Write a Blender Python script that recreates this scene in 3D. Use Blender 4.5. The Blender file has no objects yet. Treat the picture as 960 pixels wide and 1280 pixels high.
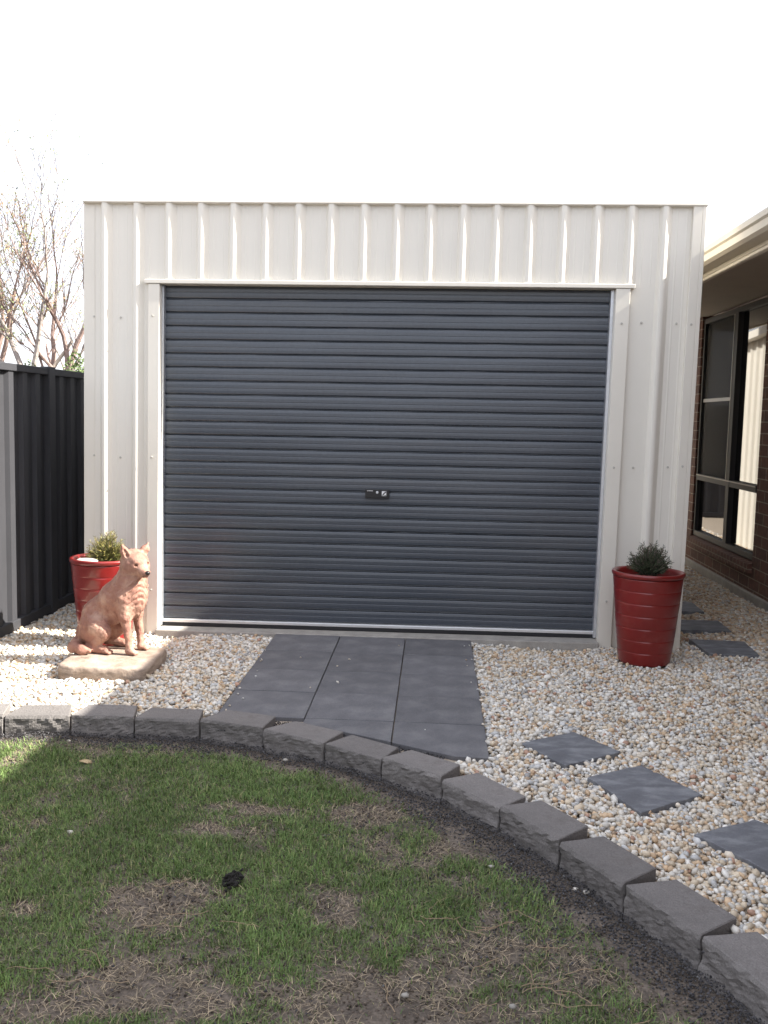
import bpy, bmesh, math, random
import numpy as np
from mathutils import Vector, Matrix

random.seed(7); rng = np.random.default_rng(7)
R = math.radians
S = bpy.context.scene
COL = S.collection

# ------------------------------------------------------------------ camera
cam_d = bpy.data.cameras.new('camera'); cam = bpy.data.objects.new('camera', cam_d); COL.objects.link(cam)
CP = Vector((0.34456, -5.74431, 1.34528))
r_ = Vector((0.99828, 0.05409, 0.02279)); u_ = Vector((-0.02804, 0.09826, 0.99477)); f_ = Vector((-0.05157, 0.99369, -0.09961))
M = Matrix(((r_.x, u_.x, -f_.x, CP.x), (r_.y, u_.y, -f_.y, CP.y), (r_.z, u_.z, -f_.z, CP.z), (0, 0, 0, 1)))
cam.matrix_world = M
cam_d.sensor_fit = 'HORIZONTAL'; cam_d.sensor_width = 36.0; cam_d.lens = 36.0 * 1179.93 / 960.0
cam_d.clip_start = 0.05; cam_d.clip_end = 2000
S.camera = cam

# ------------------------------------------------------------------ sky, sun, exposure
SUN_EL = R(37.5); SUN_AZ = R(-2.3)          # direction towards the sun, measured from +X (negative: towards the lawn)
sd = Vector((math.cos(SUN_EL) * math.cos(SUN_AZ), math.cos(SUN_EL) * math.sin(SUN_AZ), math.sin(SUN_EL)))
W = bpy.data.worlds.new('World'); S.world = W; W.use_nodes = True
nt = W.node_tree; nt.nodes.clear()
sky = nt.nodes.new('ShaderNodeTexSky'); sky.sky_type = 'NISHITA'; sky.sun_disc = False
sky.sun_elevation = SUN_EL; sky.sun_rotation = math.atan2(sd.x, sd.y)
sky.air_density = 1.0; sky.dust_density = 4.0; sky.ozone_density = 1.0
mixs = nt.nodes.new('ShaderNodeMix'); mixs.data_type = 'RGBA'; mixs.inputs[0].default_value = 0.62
mixs.inputs[7].default_value = (6.4, 6.5, 7.0, 1)     # thin bright high haze over the blue
bg = nt.nodes.new('ShaderNodeBackground'); bg.inputs[1].default_value = 0.10
wo = nt.nodes.new('ShaderNodeOutputWorld')
nt.links.new(sky.outputs[0], mixs.inputs[6]); nt.links.new(mixs.outputs[2], bg.inputs[0]); nt.links.new(bg.outputs[0], wo.inputs[0])
sun_d = bpy.data.lights.new('sun', 'SUN'); sun_d.energy = 5.0; sun_d.angle = R(0.5); sun_d.color = (1.0, 0.955, 0.87)
sun = bpy.data.objects.new('sun', sun_d); COL.objects.link(sun)
sun.rotation_euler = sd.to_track_quat('Z', 'Y').to_euler(); sun.location = (8, 0, 8)
S.view_settings.view_transform = 'Standard'; S.view_settings.look = 'None'
S.view_settings.gamma = 1; S.view_settings.use_curve_mapping = False
S.view_settings.exposure = 1.72

# ------------------------------------------------------------------ helpers
def tag(o, label=None, cat=None, group=None, kind=None):
    if label: o['label'] = label
    if cat: o['category'] = cat
    if group: o['group'] = group
    if kind: o['kind'] = kind
    return o

def empty(name, loc=(0, 0, 0), rz=0):
    o = bpy.data.objects.new(name, None); COL.objects.link(o); o.location = loc; o.rotation_euler.z = rz
    o.empty_display_size = 0.1
    return o

def mesh_obj(name, verts, faces, m=None, parent=None, smooth=False, loc=None):
    me = bpy.data.meshes.new(name); me.from_pydata([tuple(v) for v in verts], [], faces); me.update()
    if smooth: me.polygons.foreach_set('use_smooth', [True] * len(me.polygons))
    if m: me.materials.append(m)
    o = bpy.data.objects.new(name, me); COL.objects.link(o)
    if parent: o.parent = parent
    if loc: o.location = loc
    return o

def np_mesh(name, V, F, m=None, parent=None, smooth=False, col=None):
    """V (n,3), F (k,3|4) arrays -> one mesh, optional per-vertex colour"""
    me = bpy.data.meshes.new(name); n, k, w = len(V), len(F), F.shape[1]
    me.vertices.add(n); me.vertices.foreach_set('co', np.ascontiguousarray(V, dtype=np.float32).ravel())
    me.loops.add(k * w); me.loops.foreach_set('vertex_index', np.ascontiguousarray(F, dtype=np.int32).ravel())
    me.polygons.add(k); me.polygons.foreach_set('loop_start', np.arange(0, k * w, w, dtype=np.int32))
    me.polygons.foreach_set('loop_total', np.full(k, w, dtype=np.int32))
    if smooth: me.polygons.foreach_set('use_smooth', np.ones(k, dtype=bool))
    me.update(calc_edges=True)
    if col is not None:
        a = me.color_attributes.new('tint', 'FLOAT_COLOR', 'POINT')
        c = np.ones((n, 4), dtype=np.float32); c[:, :3] = col; a.data.foreach_set('color', c.ravel())
    if m: me.materials.append(m)
    o = bpy.data.objects.new(name, me); COL.objects.link(o)
    if parent: o.parent = parent
    return o

class MB:
    def __init__(s): s.v = []; s.f = []
    def box(s, x0, x1, y0, y1, z0, z1):
        b = len(s.v)
        s.v += [(x0, y0, z0), (x1, y0, z0), (x1, y1, z0), (x0, y1, z0), (x0, y0, z1), (x1, y0, z1), (x1, y1, z1), (x0, y1, z1)]
        s.f += [(b, b + 3, b + 2, b + 1), (b + 4, b + 5, b + 6, b + 7), (b, b + 1, b + 5, b + 4), (b + 1, b + 2, b + 6, b + 5), (b + 2, b + 3, b + 7, b + 6), (b + 3, b, b + 4, b + 7)]
        return s
    def quad(s, *p):
        b = len(s.v); s.v += list(p); s.f.append(tuple(range(b, b + len(p)))); return s
    def prism(s, poly, z0, z1):
        b = len(s.v); n = len(poly)
        s.v += [(x, y, z0) for x, y in poly] + [(x, y, z1) for x, y in poly]
        s.f += [tuple(b + i for i in reversed(range(n))), tuple(b + n + i for i in range(n))]
        for i in range(n): j = (i + 1) % n; s.f.append((b + i, b + j, b + n + j, b + n + i))
        return s
    def tube(s, pts, rad, n=6, cap=True):
        b = len(s.v); k = len(pts)
        for i, p in enumerate(pts):
            p = Vector(p); a = Vector(pts[max(i - 1, 0)]); c = Vector(pts[min(i + 1, k - 1)])
            d = (c - a); d = d.normalized() if d.length > 1e-9 else Vector((0, 0, 1))
            t = Vector((0, 0, 1)) if abs(d.z) < .9 else Vector((1, 0, 0))
            e1 = d.cross(t).normalized(); e2 = d.cross(e1)
            r = rad[i] if hasattr(rad, '__len__') else rad
            for q in range(n):
                an = 2 * math.pi * q / n; s.v.append(tuple(p + (e1 * math.cos(an) + e2 * math.sin(an)) * r))
        for i in range(k - 1):
            for q in range(n):
                w = (q + 1) % n
                s.f.append((b + i * n + q, b + i * n + w, b + (i + 1) * n + w, b + (i + 1) * n + q))
        if cap:
            s.f.append(tuple(b + q for q in reversed(range(n)))); s.f.append(tuple(b + (k - 1) * n + q for q in range(n)))
        return s
    def lathe(s, prof, n=64, cx=0, cy=0):
        b = len(s.v); k = len(prof)
        for r, z in prof:
            for q in range(n):
                an = 2 * math.pi * q / n; s.v.append((cx + r * math.cos(an), cy + r * math.sin(an), z))
        for i in range(k - 1):
            for q in range(n):
                w = (q + 1) % n; s.f.append((b + i * n + q, b + i * n + w, b + (i + 1) * n + w, b + (i + 1) * n + q))
        return s
    def build(s, name, m=None, parent=None, smooth=False, bevel=0, tf=None, seg=2, loc=None):
        v = [tf(*p) for p in s.v] if tf else s.v
        o = mesh_obj(name, v, s.f, m, parent, smooth, loc)
        if bevel:
            bv = o.modifiers.new('bevel', 'BEVEL'); bv.width = bevel; bv.segments = seg; bv.limit_method = 'ANGLE'; bv.angle_limit = R(35)
        return o

# ---- materials
def mat(name, col, rough=.7, var=0.12, scale=6.0, col2=None, bump=0.0, bscale=60.0, metal=0.0, coat=0.0, spec=.5, detail=6, stretch=None, attr=False, ior=None, fine=0.0, fscale=300):
    m = bpy.data.materials.new(name); m.use_nodes = True; t = m.node_tree; N = t.nodes; L = t.links
    b = N['Principled BSDF']; b.inputs['Roughness'].default_value = rough; b.inputs['Metallic'].default_value = metal
    b.inputs['Specular IOR Level'].default_value = spec
    if ior: b.inputs['IOR'].default_value = ior
    if coat: b.inputs['Coat Weight'].default_value = coat; b.inputs['Coat Roughness'].default_value = 0.06
    tc = N.new('ShaderNodeTexCoord'); src = tc.outputs['Object']
    if stretch:
        mp = N.new('ShaderNodeMapping'); mp.inputs['Scale'].default_value = stretch; L.new(src, mp.inputs[0]); src = mp.outputs[0]
    if attr:
        a = N.new('ShaderNodeAttribute'); a.attribute_name = 'tint'; base = a.outputs['Color']
    n1 = N.new('ShaderNodeTexNoise'); n1.inputs['Scale'].default_value = scale; n1.inputs['Detail'].default_value = detail; n1.inputs['Roughness'].default_value = .6
    L.new(src, n1.inputs['Vector'])
    rp = N.new('ShaderNodeValToRGB'); rp.color_ramp.elements[0].position = .3; rp.color_ramp.elements[1].position = .7
    c = Vector(col[:3]); d = Vector(col2[:3]) if col2 else c * (1 + var)
    lo = c * (1 - var) if not col2 else c
    if attr: lo = Vector((1 - var,) * 3); d = Vector((1 + var,) * 3)
    rp.color_ramp.elements[0].color = (*lo, 1); rp.color_ramp.elements[1].color = (*d, 1)
    L.new(n1.outputs[0], rp.inputs[0]); out = rp.outputs[0]
    if attr:
        mx = N.new('ShaderNodeMix'); mx.data_type = 'RGBA'; mx.blend_type = 'MULTIPLY'; mx.inputs[0].default_value = 1
        L.new(base, mx.inputs[6]); L.new(out, mx.inputs[7]); out = mx.outputs[2]
    if fine:
        n3 = N.new('ShaderNodeTexNoise'); n3.inputs['Scale'].default_value = fscale; n3.inputs['Detail'].default_value = 3; L.new(tc.outputs['Object'], n3.inputs['Vector'])
        r3 = N.new('ShaderNodeValToRGB'); r3.color_ramp.elements[0].position = .35; r3.color_ramp.elements[1].position = .68
        r3.color_ramp.elements[0].color = (1 - fine,) * 3 + (1,); r3.color_ramp.elements[1].color = (1 + fine,) * 3 + (1,)
        L.new(n3.outputs[0], r3.inputs[0])
        mx = N.new('ShaderNodeMix'); mx.data_type = 'RGBA'; mx.blend_type = 'MULTIPLY'; mx.inputs[0].default_value = 1
        L.new(out, mx.inputs[6]); L.new(r3.outputs[0], mx.inputs[7]); out = mx.outputs[2]
    L.new(out, b.inputs['Base Color'])
    if bump:
        n2 = N.new('ShaderNodeTexNoise'); n2.inputs['Scale'].default_value = bscale; n2.inputs['Detail'].default_value = 6
        L.new(tc.outputs['Object'], n2.inputs['Vector'])
        bp = N.new('ShaderNodeBump'); bp.inputs['Strength'].default_value = 1.0; bp.inputs['Distance'].default_value = bump
        L.new(n2.outputs[0], bp.inputs['Height']); L.new(bp.outputs[0], b.inputs['Normal'])
    return m

def add_wear(m, col, scale, lo, hi, stretch=(1, 1, 1), strength=.5):
    """blend a stain colour over a material through a thresholded noise"""
    t = m.node_tree; N = t.nodes; L = t.links; b = N['Principled BSDF']
    prev = b.inputs['Base Color'].links[0].from_socket
    tc = N.new('ShaderNodeTexCoord'); mp = N.new('ShaderNodeMapping'); mp.inputs['Scale'].default_value = stretch
    n = N.new('ShaderNodeTexNoise'); n.inputs['Scale'].default_value = scale; n.inputs['Detail'].default_value = 8; n.inputs['Roughness'].default_value = .65
    mr = N.new('ShaderNodeMapRange'); mr.inputs[1].default_value = lo; mr.inputs[2].default_value = hi; mr.inputs[4].default_value = strength
    mx = N.new('ShaderNodeMix'); mx.data_type = 'RGBA'; mx.inputs[7].default_value = (*col, 1)
    L.new(tc.outputs['Object'], mp.inputs[0]); L.new(mp.outputs[0], n.inputs['Vector']); L.new(n.outputs[0], mr.inputs[0])
    L.new(mr.outputs[0], mx.inputs[0]); L.new(prev, mx.inputs[6]); L.new(mx.outputs[2], b.inputs['Base Color'])
    return m

def vary(m, amt):
    """each object of the material a little lighter or darker than the next, as cast units are"""
    t = m.node_tree; N = t.nodes; L = t.links; b = N['Principled BSDF']; prev = b.inputs['Base Color'].links[0].from_socket
    oi = N.new('ShaderNodeObjectInfo'); mr = N.new('ShaderNodeMapRange'); mr.inputs[3].default_value = 1 - amt; mr.inputs[4].default_value = 1 + amt
    hs = N.new('ShaderNodeHueSaturation'); L.new(oi.outputs['Random'], mr.inputs[0]); L.new(mr.outputs[0], hs.inputs['Value']); L.new(prev, hs.inputs['Color']); L.new(hs.outputs[0], b.inputs['Base Color'])

m_clad = mat('cream_steel', (.76, .725, .65), .45, .02, 2.0, bump=.0002, bscale=3)
m_flash = mat('cream_flashing', (.74, .70, .62), .4, .03, 3.0, bump=.0004, bscale=8)
m_door = mat('slate_steel', (.055, .065, .081), .27, .07, 3.0, stretch=(.25, 1, 9), bump=.0003, bscale=5, fine=.05, fscale=60, spec=.65)
add_wear(m_door, (.13, .125, .12), 1.2, .50, .85, (.5, 1, 3), .35)
m_galv = mat('galvanised', (.62, .64, .67), .32, .1, 20, metal=.7)
m_alu = mat('aluminium_rail', (.80, .80, .80), .3, .05, 20, metal=.6)
m_rubber = mat('black_rubber', (.015, .015, .017), .6, .1, 20)
m_screw = mat('screw_head', (.50, .48, .43), .5, .1, 30)
m_black = mat('black_plastic', (.012, .012, .014), .35, .1, 20)
m_white = mat('white_print', (.75, .75, .75), .5, .03, 20)
m_conc = mat('concrete', (.34, .32, .29), .85, .18, 12, bump=.002, bscale=80, fine=.1)
m_paver = mat('charcoal_paver', (.140, .138, .146), .82, .20, 7, bump=.0012, bscale=160, fine=.14, fscale=220)
add_wear(m_paver, (.25, .245, .235), 8, .50, .72, (1, 1, 1), .45)
add_wear(m_paver, (.05, .05, .055), 14, .56, .74, (1, 1, 1), .45)
m_step = mat('slate_stepping_stone', (.128, .132, .146), .62, .22, 6, bump=.0025, bscale=22, fine=.1, fscale=200, stretch=(1, 2.2, 1))
add_wear(m_step, (.30, .31, .32), 9, .46, .66, (1, 2.2, 1), .55)
m_block = mat('block_concrete', (.172, .158, .150), .9, .16, 8, bump=.0035, bscale=110, fine=.16, fscale=260)
m_stonebase = mat('weathered_plinth', (.25, .185, .14), .85, .25, 9, col2=(.42, .34, .28), bump=.006, bscale=30, stretch=(1, 1, 3), fine=.12)
add_wear(m_stonebase, (.07, .045, .03), 7, .50, .72, (1, 1, 6), .7)
m_pot = mat('red_glaze', (.19, .012, .011), .3, .16, 5, bump=.0008, bscale=16, coat=.35)
add_wear(m_pot, (.30, .11, .09), 8, .55, .85, (1, 1, 1.5), .35)
m_soil_pot = mat('potting_soil', (.05, .035, .025), .95, .3, 40, bump=.01, bscale=60)
m_sunlit_soil = mat('sunlit_soil_pale', (.55, .50, .44), .7, .1, 12, bump=.002, bscale=30)  # pale tone stands in for sun on the potting soil
m_fence = mat('charcoal_steel', (.044, .044, .049), .65, .08, 3, spec=.25, bump=.0005, bscale=6)
m_gravel = mat('quartz_pebble', (1, 1, 1), .6, .12, 90, attr=True, bump=.0008, bscale=200)
m_gbase = mat('gravel_bed', (.30, .24, .18), .95, .3, 60, col2=(.42, .36, .29), bump=.01, bscale=70)
m_grass = mat('grass_blades', (1, 1, 1), .6, .1, 20, attr=True, spec=.3)
m_soil = mat('bare_soil', (.088, .070, .056), .98, .3, 14, col2=(.17, .138, .110), bump=.012, bscale=60, fine=.3, fscale=90)
m_dust = mat('dark_grit', (1, 1, 1), .9, .2, 100, attr=True)
m_frame = mat('bronze_frame', (.014, .012, .012), .6, .1, 10)
m_framel = mat('window_bead', (.22, .19, .15), .4, .1, 10)
m_gutter = mat('cream_gutter', (.56, .50, .40), .4, .04, 4)
m_soffit = mat('soffit_sheet', (.36, .32, .27), .7, .05, 4)
m_tile = mat('roof_tile', (.10, .09, .09), .8, .2, 8)
m_bark = mat('bark', (.17, .115, .10), .9, .3, 12, col2=(.30, .22, .19), bump=.01, bscale=30)
m_barkg = mat('bark_pale', (.22, .19, .175), .9, .25, 10, col2=(.36, .31, .28), bump=.01, bscale=30)
m_dead = mat('bleached_wood', (.42, .36, .30), .85, .2, 12, bump=.004, bscale=40)
m_leaf = mat('leaf', (1, 1, 1), .6, .2, 30, attr=True, spec=.3)
m_dog = mat('terracotta', (.26, .120, .088), .72, .16, 14, col2=(.40, .215, .155), bump=.0028, bscale=90)
add_wear(m_dog, (.54, .38, .29), 13, .48, .68, (1, 1, 1), .6)
add_wear(m_dog, (.15, .06, .05), 30, .52, .68, (1, 1, .45), .65)
m_nose = mat('dark_glaze', (.02, .015, .015), .3, .1, 30)

vary(m_block, .16); vary(m_paver, .10); vary(m_step, .12)
add_wear(m_block, (.075, .062, .052), 9, .55, .72, (1, 1, 1), .5)
# glass: dark, mirror-like pane
m_glass = mat('tinted_glass', (.010, .010, .011), .03, .05, 2, spec=.5, ior=1.75)

# brick
def brick_mat(name, axis, bw, bh, c1, c2, mort):
    m = bpy.data.materials.new(name); m.use_nodes = True; t = m.node_tree; N = t.nodes; L = t.links; b = N['Principled BSDF']
    b.inputs['Roughness'].default_value = .88
    tc = N.new('ShaderNodeTexCoord'); sp = N.new('ShaderNodeSeparateXYZ'); cb = N.new('ShaderNodeCombineXYZ'); L.new(tc.outputs['Object'], sp.inputs[0])
    L.new(sp.outputs[axis[0]], cb.inputs[0]); L.new(sp.outputs[axis[1]], cb.inputs[1])
    bk = N.new('ShaderNodeTexBrick'); bk.inputs['Scale'].default_value = 1; bk.inputs['Brick Width'].default_value = bw; bk.inputs['Row Height'].default_value = bh
    bk.inputs['Mortar Size'].default_value = .0045; bk.inputs['Mortar Smooth'].default_value = .15; bk.inputs['Bias'].default_value = -.1
    bk.inputs['Color1'].default_value = (*c1, 1); bk.inputs['Color2'].default_value = (*c2, 1); bk.inputs['Mortar'].default_value = (*mort, 1)
    L.new(cb.outputs[0], bk.inputs['Vector'])
    n = N.new('ShaderNodeTexNoise'); n.inputs['Scale'].default_value = 30; n.inputs['Detail'].default_value = 8; L.new(tc.outputs['Object'], n.inputs['Vector'])
    rp = N.new('ShaderNodeValToRGB'); rp.color_ramp.elements[0].position = .3; rp.color_ramp.elements[0].color = (.65, .65, .65, 1); rp.color_ramp.elements[1].position = .7; rp.color_ramp.elements[1].color = (1.25, 1.2, 1.15, 1)
    L.new(n.outputs[0], rp.inputs[0]); mx = N.new('ShaderNodeMix'); mx.data_type = 'RGBA'; mx.blend_type = 'MULTIPLY'; mx.inputs[0].default_value = 1
    L.new(bk.outputs['Color'], mx.inputs[6]); L.new(rp.outputs[0], mx.inputs[7]); L.new(mx.outputs[2], b.inputs['Base Color'])
    ad = N.new('ShaderNodeMath'); ad.operation = 'MULTIPLY_ADD'; ad.inputs[1].default_value = -1.0
    ml = N.new('ShaderNodeMath'); ml.operation = 'MULTIPLY'; ml.inputs[1].default_value = .3; L.new(n.outputs[0], ml.inputs[0])
    L.new(bk.outputs['Fac'], ad.inputs[0]); L.new(ml.outputs[0], ad.inputs[2])
    bp = N.new('ShaderNodeBump'); bp.inputs['Distance'].default_value = .006; L.new(ad.outputs[0], bp.inputs['Height']); L.new(bp.outputs[0], b.inputs['Normal'])
    return m
m_brick = brick_mat('brown_brick', (1, 2), .24, .086, (.155, .072, .052), (.095, .046, .036), (.30, .25, .20))
m_sillbrick = brick_mat('sill_brick', (1, 2), .086, .24, (.155, .072, .052), (.11, .052, .04), (.24, .2, .16))

# numpy value noise for placing
def vnoise(x, y, seed=0, sc=1.0):
    x = np.asarray(x, float) * sc + 100.3; y = np.asarray(y, float) * sc + 57.7
    xi = np.floor(x).astype(int); yi = np.floor(y).astype(int); fx = x - xi; fy = y - yi
    fx = fx * fx * (3 - 2 * fx); fy = fy * fy * (3 - 2 * fy)
    def h(a, b):
        n = (a * 374761393 + b * 668265263 + seed * 1442695041) & 0x7fffffff
        n = ((n ^ (n >> 13)) * 1274126177) & 0x7fffffff
        return ((n ^ (n >> 16)) & 0xffff) / 65535.0
    return (h(xi, yi) * (1 - fx) + h(xi + 1, yi) * fx) * (1 - fy) + (h(xi, yi + 1) * (1 - fx) + h(xi + 1, yi + 1) * fx) * fy

def fbm(x, y, seed=0, sc=1.0):
    return .5 * vnoise(x, y, seed, sc) + .3 * vnoise(x, y, seed + 5, sc * 2.1) + .2 * vnoise(x, y, seed + 9, sc * 4.3)

def inpoly(px, py, poly):
    inside = np.zeros(px.shape, bool); n = len(poly)
    for i in range(n):
        x1, y1 = poly[i]; x2, y2 = poly[(i + 1) % n]
        c = ((y1 > py) != (y2 > py)) & (px < (x2 - x1) * (py - y1) / ((y2 - y1) + 1e-12) + x1)
        inside ^= c
    return inside

# ------------------------------------------------------------------ layout
FR = [(-2.60, -1.98), (-2.32, -1.95), (-2.04, -1.93), (-1.76, -1.89), (-1.483, -1.861), (-1.204, -1.826), (-0.925, -1.814), (-0.635, -1.822), (-0.345, -1.895), (-0.069, -2.048),
      (0.175, -2.196), (0.405, -2.375), (0.602, -2.612), (0.772, -2.858), (0.925, -3.118), (1.067, -3.385), (1.185, -3.65), (1.28, -3.93), (1.35, -4.21), (1.39, -4.50), (1.40, -4.8), (1.38, -5.1)]
LAWN_Z = -.07
def border_y(x):          # Y of the border curve for a given X (front side)
    xs = np.array([p[0] for p in FR[:18]]); ys = np.array([p[1] for p in FR[:18]])
    return np.interp(x, xs, ys)
def lawn_dist(x, y):       # >0 on the lawn side
    x = np.asarray(x, float); y = np.asarray(y, float)
    best = np.full(x.shape, 1e9); sg = np.zeros(x.shape)
    for (ax, ay), (bx, by) in zip(FR[:-1], FR[1:]):
        dx, dy = bx - ax, by - ay; t = np.clip(((x - ax) * dx + (y - ay) * dy) / (dx * dx + dy * dy), 0, 1)
        qx, qy = ax + t * dx, ay + t * dy; d = np.hypot(x - qx, y - qy); s_ = np.sign(-((dx) * (y - ay) - dy * (x - ax)))
        u = d < best - 1e-9; best = np.where(u, d, best); sg = np.where(u, s_, sg)
    return best * sg

def hz(x, y):
    k = np.clip((np.asarray(y, float) + 1.0) / .85, 0, 1); k = k * k * (3 - 2 * k)
    return k * (-.040 * np.clip((-1.0 - x) / .3, 0, 1) - .024 * np.clip((x - .62) / .4, 0, 1) * np.clip((2.2 - x) / .4, 0, 1) - .012 * ((x > -1.3) & (x < 1.3)))

# ------------------------------------------------------------------ ground
big = 600
g = MB()
g.quad((-big, -big, -.14), (big, -big, -.14), (big, big, -.14), (-big, big, -.14))
tag(g.build('ground', m_soil), kind='structure')
# soil of the lawn: a gently uneven sheet
nx, ny = 150, 120
gx, gy = np.meshgrid(np.linspace(-4.5, 1.9, nx), np.linspace(-6.6, -1.7, ny))
gz = LAWN_Z - .005 + (fbm(gx, gy, 3, 3) - .5) * .03 + (vnoise(gx, gy, 8, 25) - .5) * .010
ld = lawn_dist(gx, gy)
gz = np.where(ld < -.03, -.12, gz)
idx = np.arange(nx * ny).reshape(ny, nx)
F = np.stack([idx[:-1, :-1], idx[:-1, 1:], idx[1:, 1:], idx[1:, :-1]], -1).reshape(-1, 4)
tag(np_mesh('lawn_soil', np.stack([gx, gy, gz], -1).reshape(-1, 3), F, m_soil, smooth=True), kind='structure')
# bed the gravel lies on
back = [(p[0] + .05, p[1] + .08) for p in FR]
nx, ny = 260, 300
gx, gy = np.meshgrid(np.linspace(-2.6, 2.86, nx), np.linspace(-6.5, 9, ny))
gz = np.where(lawn_dist(gx, gy) > -.06, -.135, hz(gx, gy) - .014)
idx = np.arange(nx * ny).reshape(ny, nx)
F = np.stack([idx[:-1, :-1], idx[:-1, 1:], idx[1:, 1:], idx[1:, :-1]], -1).reshape(-1, 4)
tag(np_mesh('gravel_bed', np.stack([gx, gy, gz], -1).reshape(-1, 3), F, m_gbase, smooth=False), kind='structure')
g = MB(); g.box(2.861, 9.5, 3.95, 9, -.13, -.014); tag(g.build('gravel_path', m_gbase), kind='structure')

# ------------------------------------------------------------------ shed
def SH(x, y, z): return (x + .00747 * z, y, z + .00485 * x)
shed = empty('garage_shed', (0, 0, 0))
tag(shed, 'cream ribbed steel garage shed with a closed dark grey roller door', 'shed')
X0, X1, HT, DZ = -1.80, 1.838, 2.601, 2.119
DL, DR = -1.353, 1.369
ribs = [-1.690 + .1957 * k for k in range(18)]
def rib_prof(ribs, a, b, h=.029, bw=.036, tw=.016):
    """profile points (x, outward) between a and b"""
    P = [(a, 0)]
    for k, c in enumerate(ribs):
        if c - bw < a or c + bw > b: continue
        P += [(c - bw, 0), (c - tw - .003, h * .93), (c - tw + .003, h), (c - .002, h * 1.03), (c + .007, h * .97), (c + .013, h * .86), (c + bw + .004, 0)]
        m_ = c + .0978
        if m_ + .03 < b:
            for q in (-.028, .028):
                P += [(m_ + q - .006, 0), (m_ + q - .003, .0010), (m_ + q + .003, .0010), (m_ + q + .006, 0)]
    P.append((b, 0)); P = sorted(set(P), key=lambda p: p[0])
    return P
def sheet(mb, P, z0, z1, y=0.0, seg=1):
    for (xa, ya), (xb, yb) in zip(P[:-1], P[1:]):
        if xb - xa < 1e-6: continue
        mb.quad((xa, y - ya, z0), (xb, y - yb, z0), (xb, y - yb, z1), (xa, y - ya, z1))
w = MB()
sheet(w, rib_prof(ribs, X0, X1), DZ + .02, HT)
sheet(w, rib_prof([r for r in ribs if r < -1.45], X0, DL - .01), -.05, DZ + .02)
sheet(w, rib_prof([r for r in ribs if r > 1.5], DR + .01, X1), -.05, DZ + .02)
w.build('front_wall', m_clad, shed, tf=SH)
# backing behind the sheets so the wall has thickness
w = MB(); w.box(X0 + .004, X1 - .004, .03, .07, DZ + .02, HT - .01); w.box(X0 + .004, DL - .012, .03, .07, -.05, DZ + .018); w.box(DR + .012, X1 - .004, .03, .07, -.05, DZ + .018)
w.build('wall_framing', m_galv, shed, tf=SH)
SD = 5.7     # depth of the shed
for s_, xx in ((-1, X0), (1, X1)):
    w = MB(); P = rib_prof([.15 + .1957 * k for k in range(28)], 0.0, SD)
    for (a, oa), (b, ob) in zip(P[:-1], P[1:]):
        w.quad((xx + s_ * oa, a, -.05), (xx + s_ * ob, b, -.05), (xx + s_ * ob, b, HT - .02 - b * .05), (xx + s_ * oa, a, HT - .02 - a * .05))
    w.build('side_wall', m_clad, shed)
w = MB(); w.box(X0, X1, SD, SD + .03, -.05, 2.3); w.build('back_wall', m_clad, shed)
w = MB()
w.v += [(X0 - .03, .03, HT + .03), (X1 + .03, .03, HT + .03), (X1 + .03, SD + .1, HT + .03 - .285), (X0 - .03, SD + .1, HT + .03 - .285)]
w.v += [(a, b, c - .025) for a, b, c in w.v]
w.f += [(0, 1, 2, 3), (7, 6, 5, 4), (0, 4, 5, 1), (1, 5, 6, 2), (2, 6, 7, 3), (3, 7, 4, 0)]
w.build('roof', m_clad, shed)
# side gutter seen from the house side
w = MB(); w.v += [(X1 + .03, 1.5, HT - .13), (X1 + .13, 1.5, HT - .13), (X1 + .13, SD, HT - .06 - .28), (X1 + .03, SD, HT - .06 - .28)]
w.v += [(a, b, c + .08) for a, b, c in w.v[:4]]
w.f += [(3, 2, 1, 0), (0, 1, 5, 4), (1, 2, 6, 5), (2, 3, 7, 6), (3, 0, 4, 7)]
w.build('gutter', m_flash, shed)
# cap flashing: folded strip, face leaning back a little
w = MB()
pr = [(-.026, HT - .004), (-.034, HT + .001), (-.034, HT + .008), (-.031, HT + .012), (-.018, HT + .135), (.05, HT + .142), (.05, HT - .01)]
xa, xb = -1.822, 1.868; n = len(pr)
w.v += [(xa, y, z) for y, z in pr] + [(xb, y, z) for y, z in pr]
w.f += [(i, i + 1, n + i + 1, n + i) for i in range(n - 1)] + [(n - 1, 0, n, 2 * n - 1), tuple(range(n))[::-1], tuple(range(n, 2 * n))]
w.build('cap_flashing', m_flash, shed, tf=SH)
# corner flashings
w = MB(); w.box(X0 - .004, X0 + .040, -.003, -.0008, -.05, HT); w.box(X0 - .028, X0 - .004, -.003, .05, -.05, HT)
w.build('corner_flashing', m_flash, shed, tf=SH)
w = MB(); w.box(X1 - .048, X1 + .004, -.026, .0, -.05, HT); w.box(X1 + .004, X1 + .028, -.026, .05, -.05, HT)
w.build('corner_flashing', m_flash, shed, tf=SH, bevel=.003)
# door jamb flashings and lintel
w = MB(); w.box(-1.424, DL, -.030, .092, -.05, DZ + .004); w.build('door_jamb', m_flash, shed, tf=SH, bevel=.003)
w = MB(); w.box(DR, 1.452, -.032, .092, -.05, DZ + .004); w.build('door_jamb', m_flash, shed, tf=SH, bevel=.003)
w = MB(); w.box(-1.445, 1.478, -.036, .092, DZ + .006, DZ + .030); w.build('lintel_flashing', m_flash, shed, tf=SH, bevel=.003)
w = MB(); w.box(1.350, DR - .001, .022, .070, .02, DZ); w.build('door_guide', m_galv, shed, tf=SH)
w = MB(); w.box(DL + .001, DL + .012, .022, .070, .02, DZ); w.build('door_guide', m_galv, shed, tf=SH)
w = MB(); w.box(DL - .002, DR + .002, -.075, .3, -.08, .010); w.build('threshold', m_conc, shed, tf=SH, bevel=.006)
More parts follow.
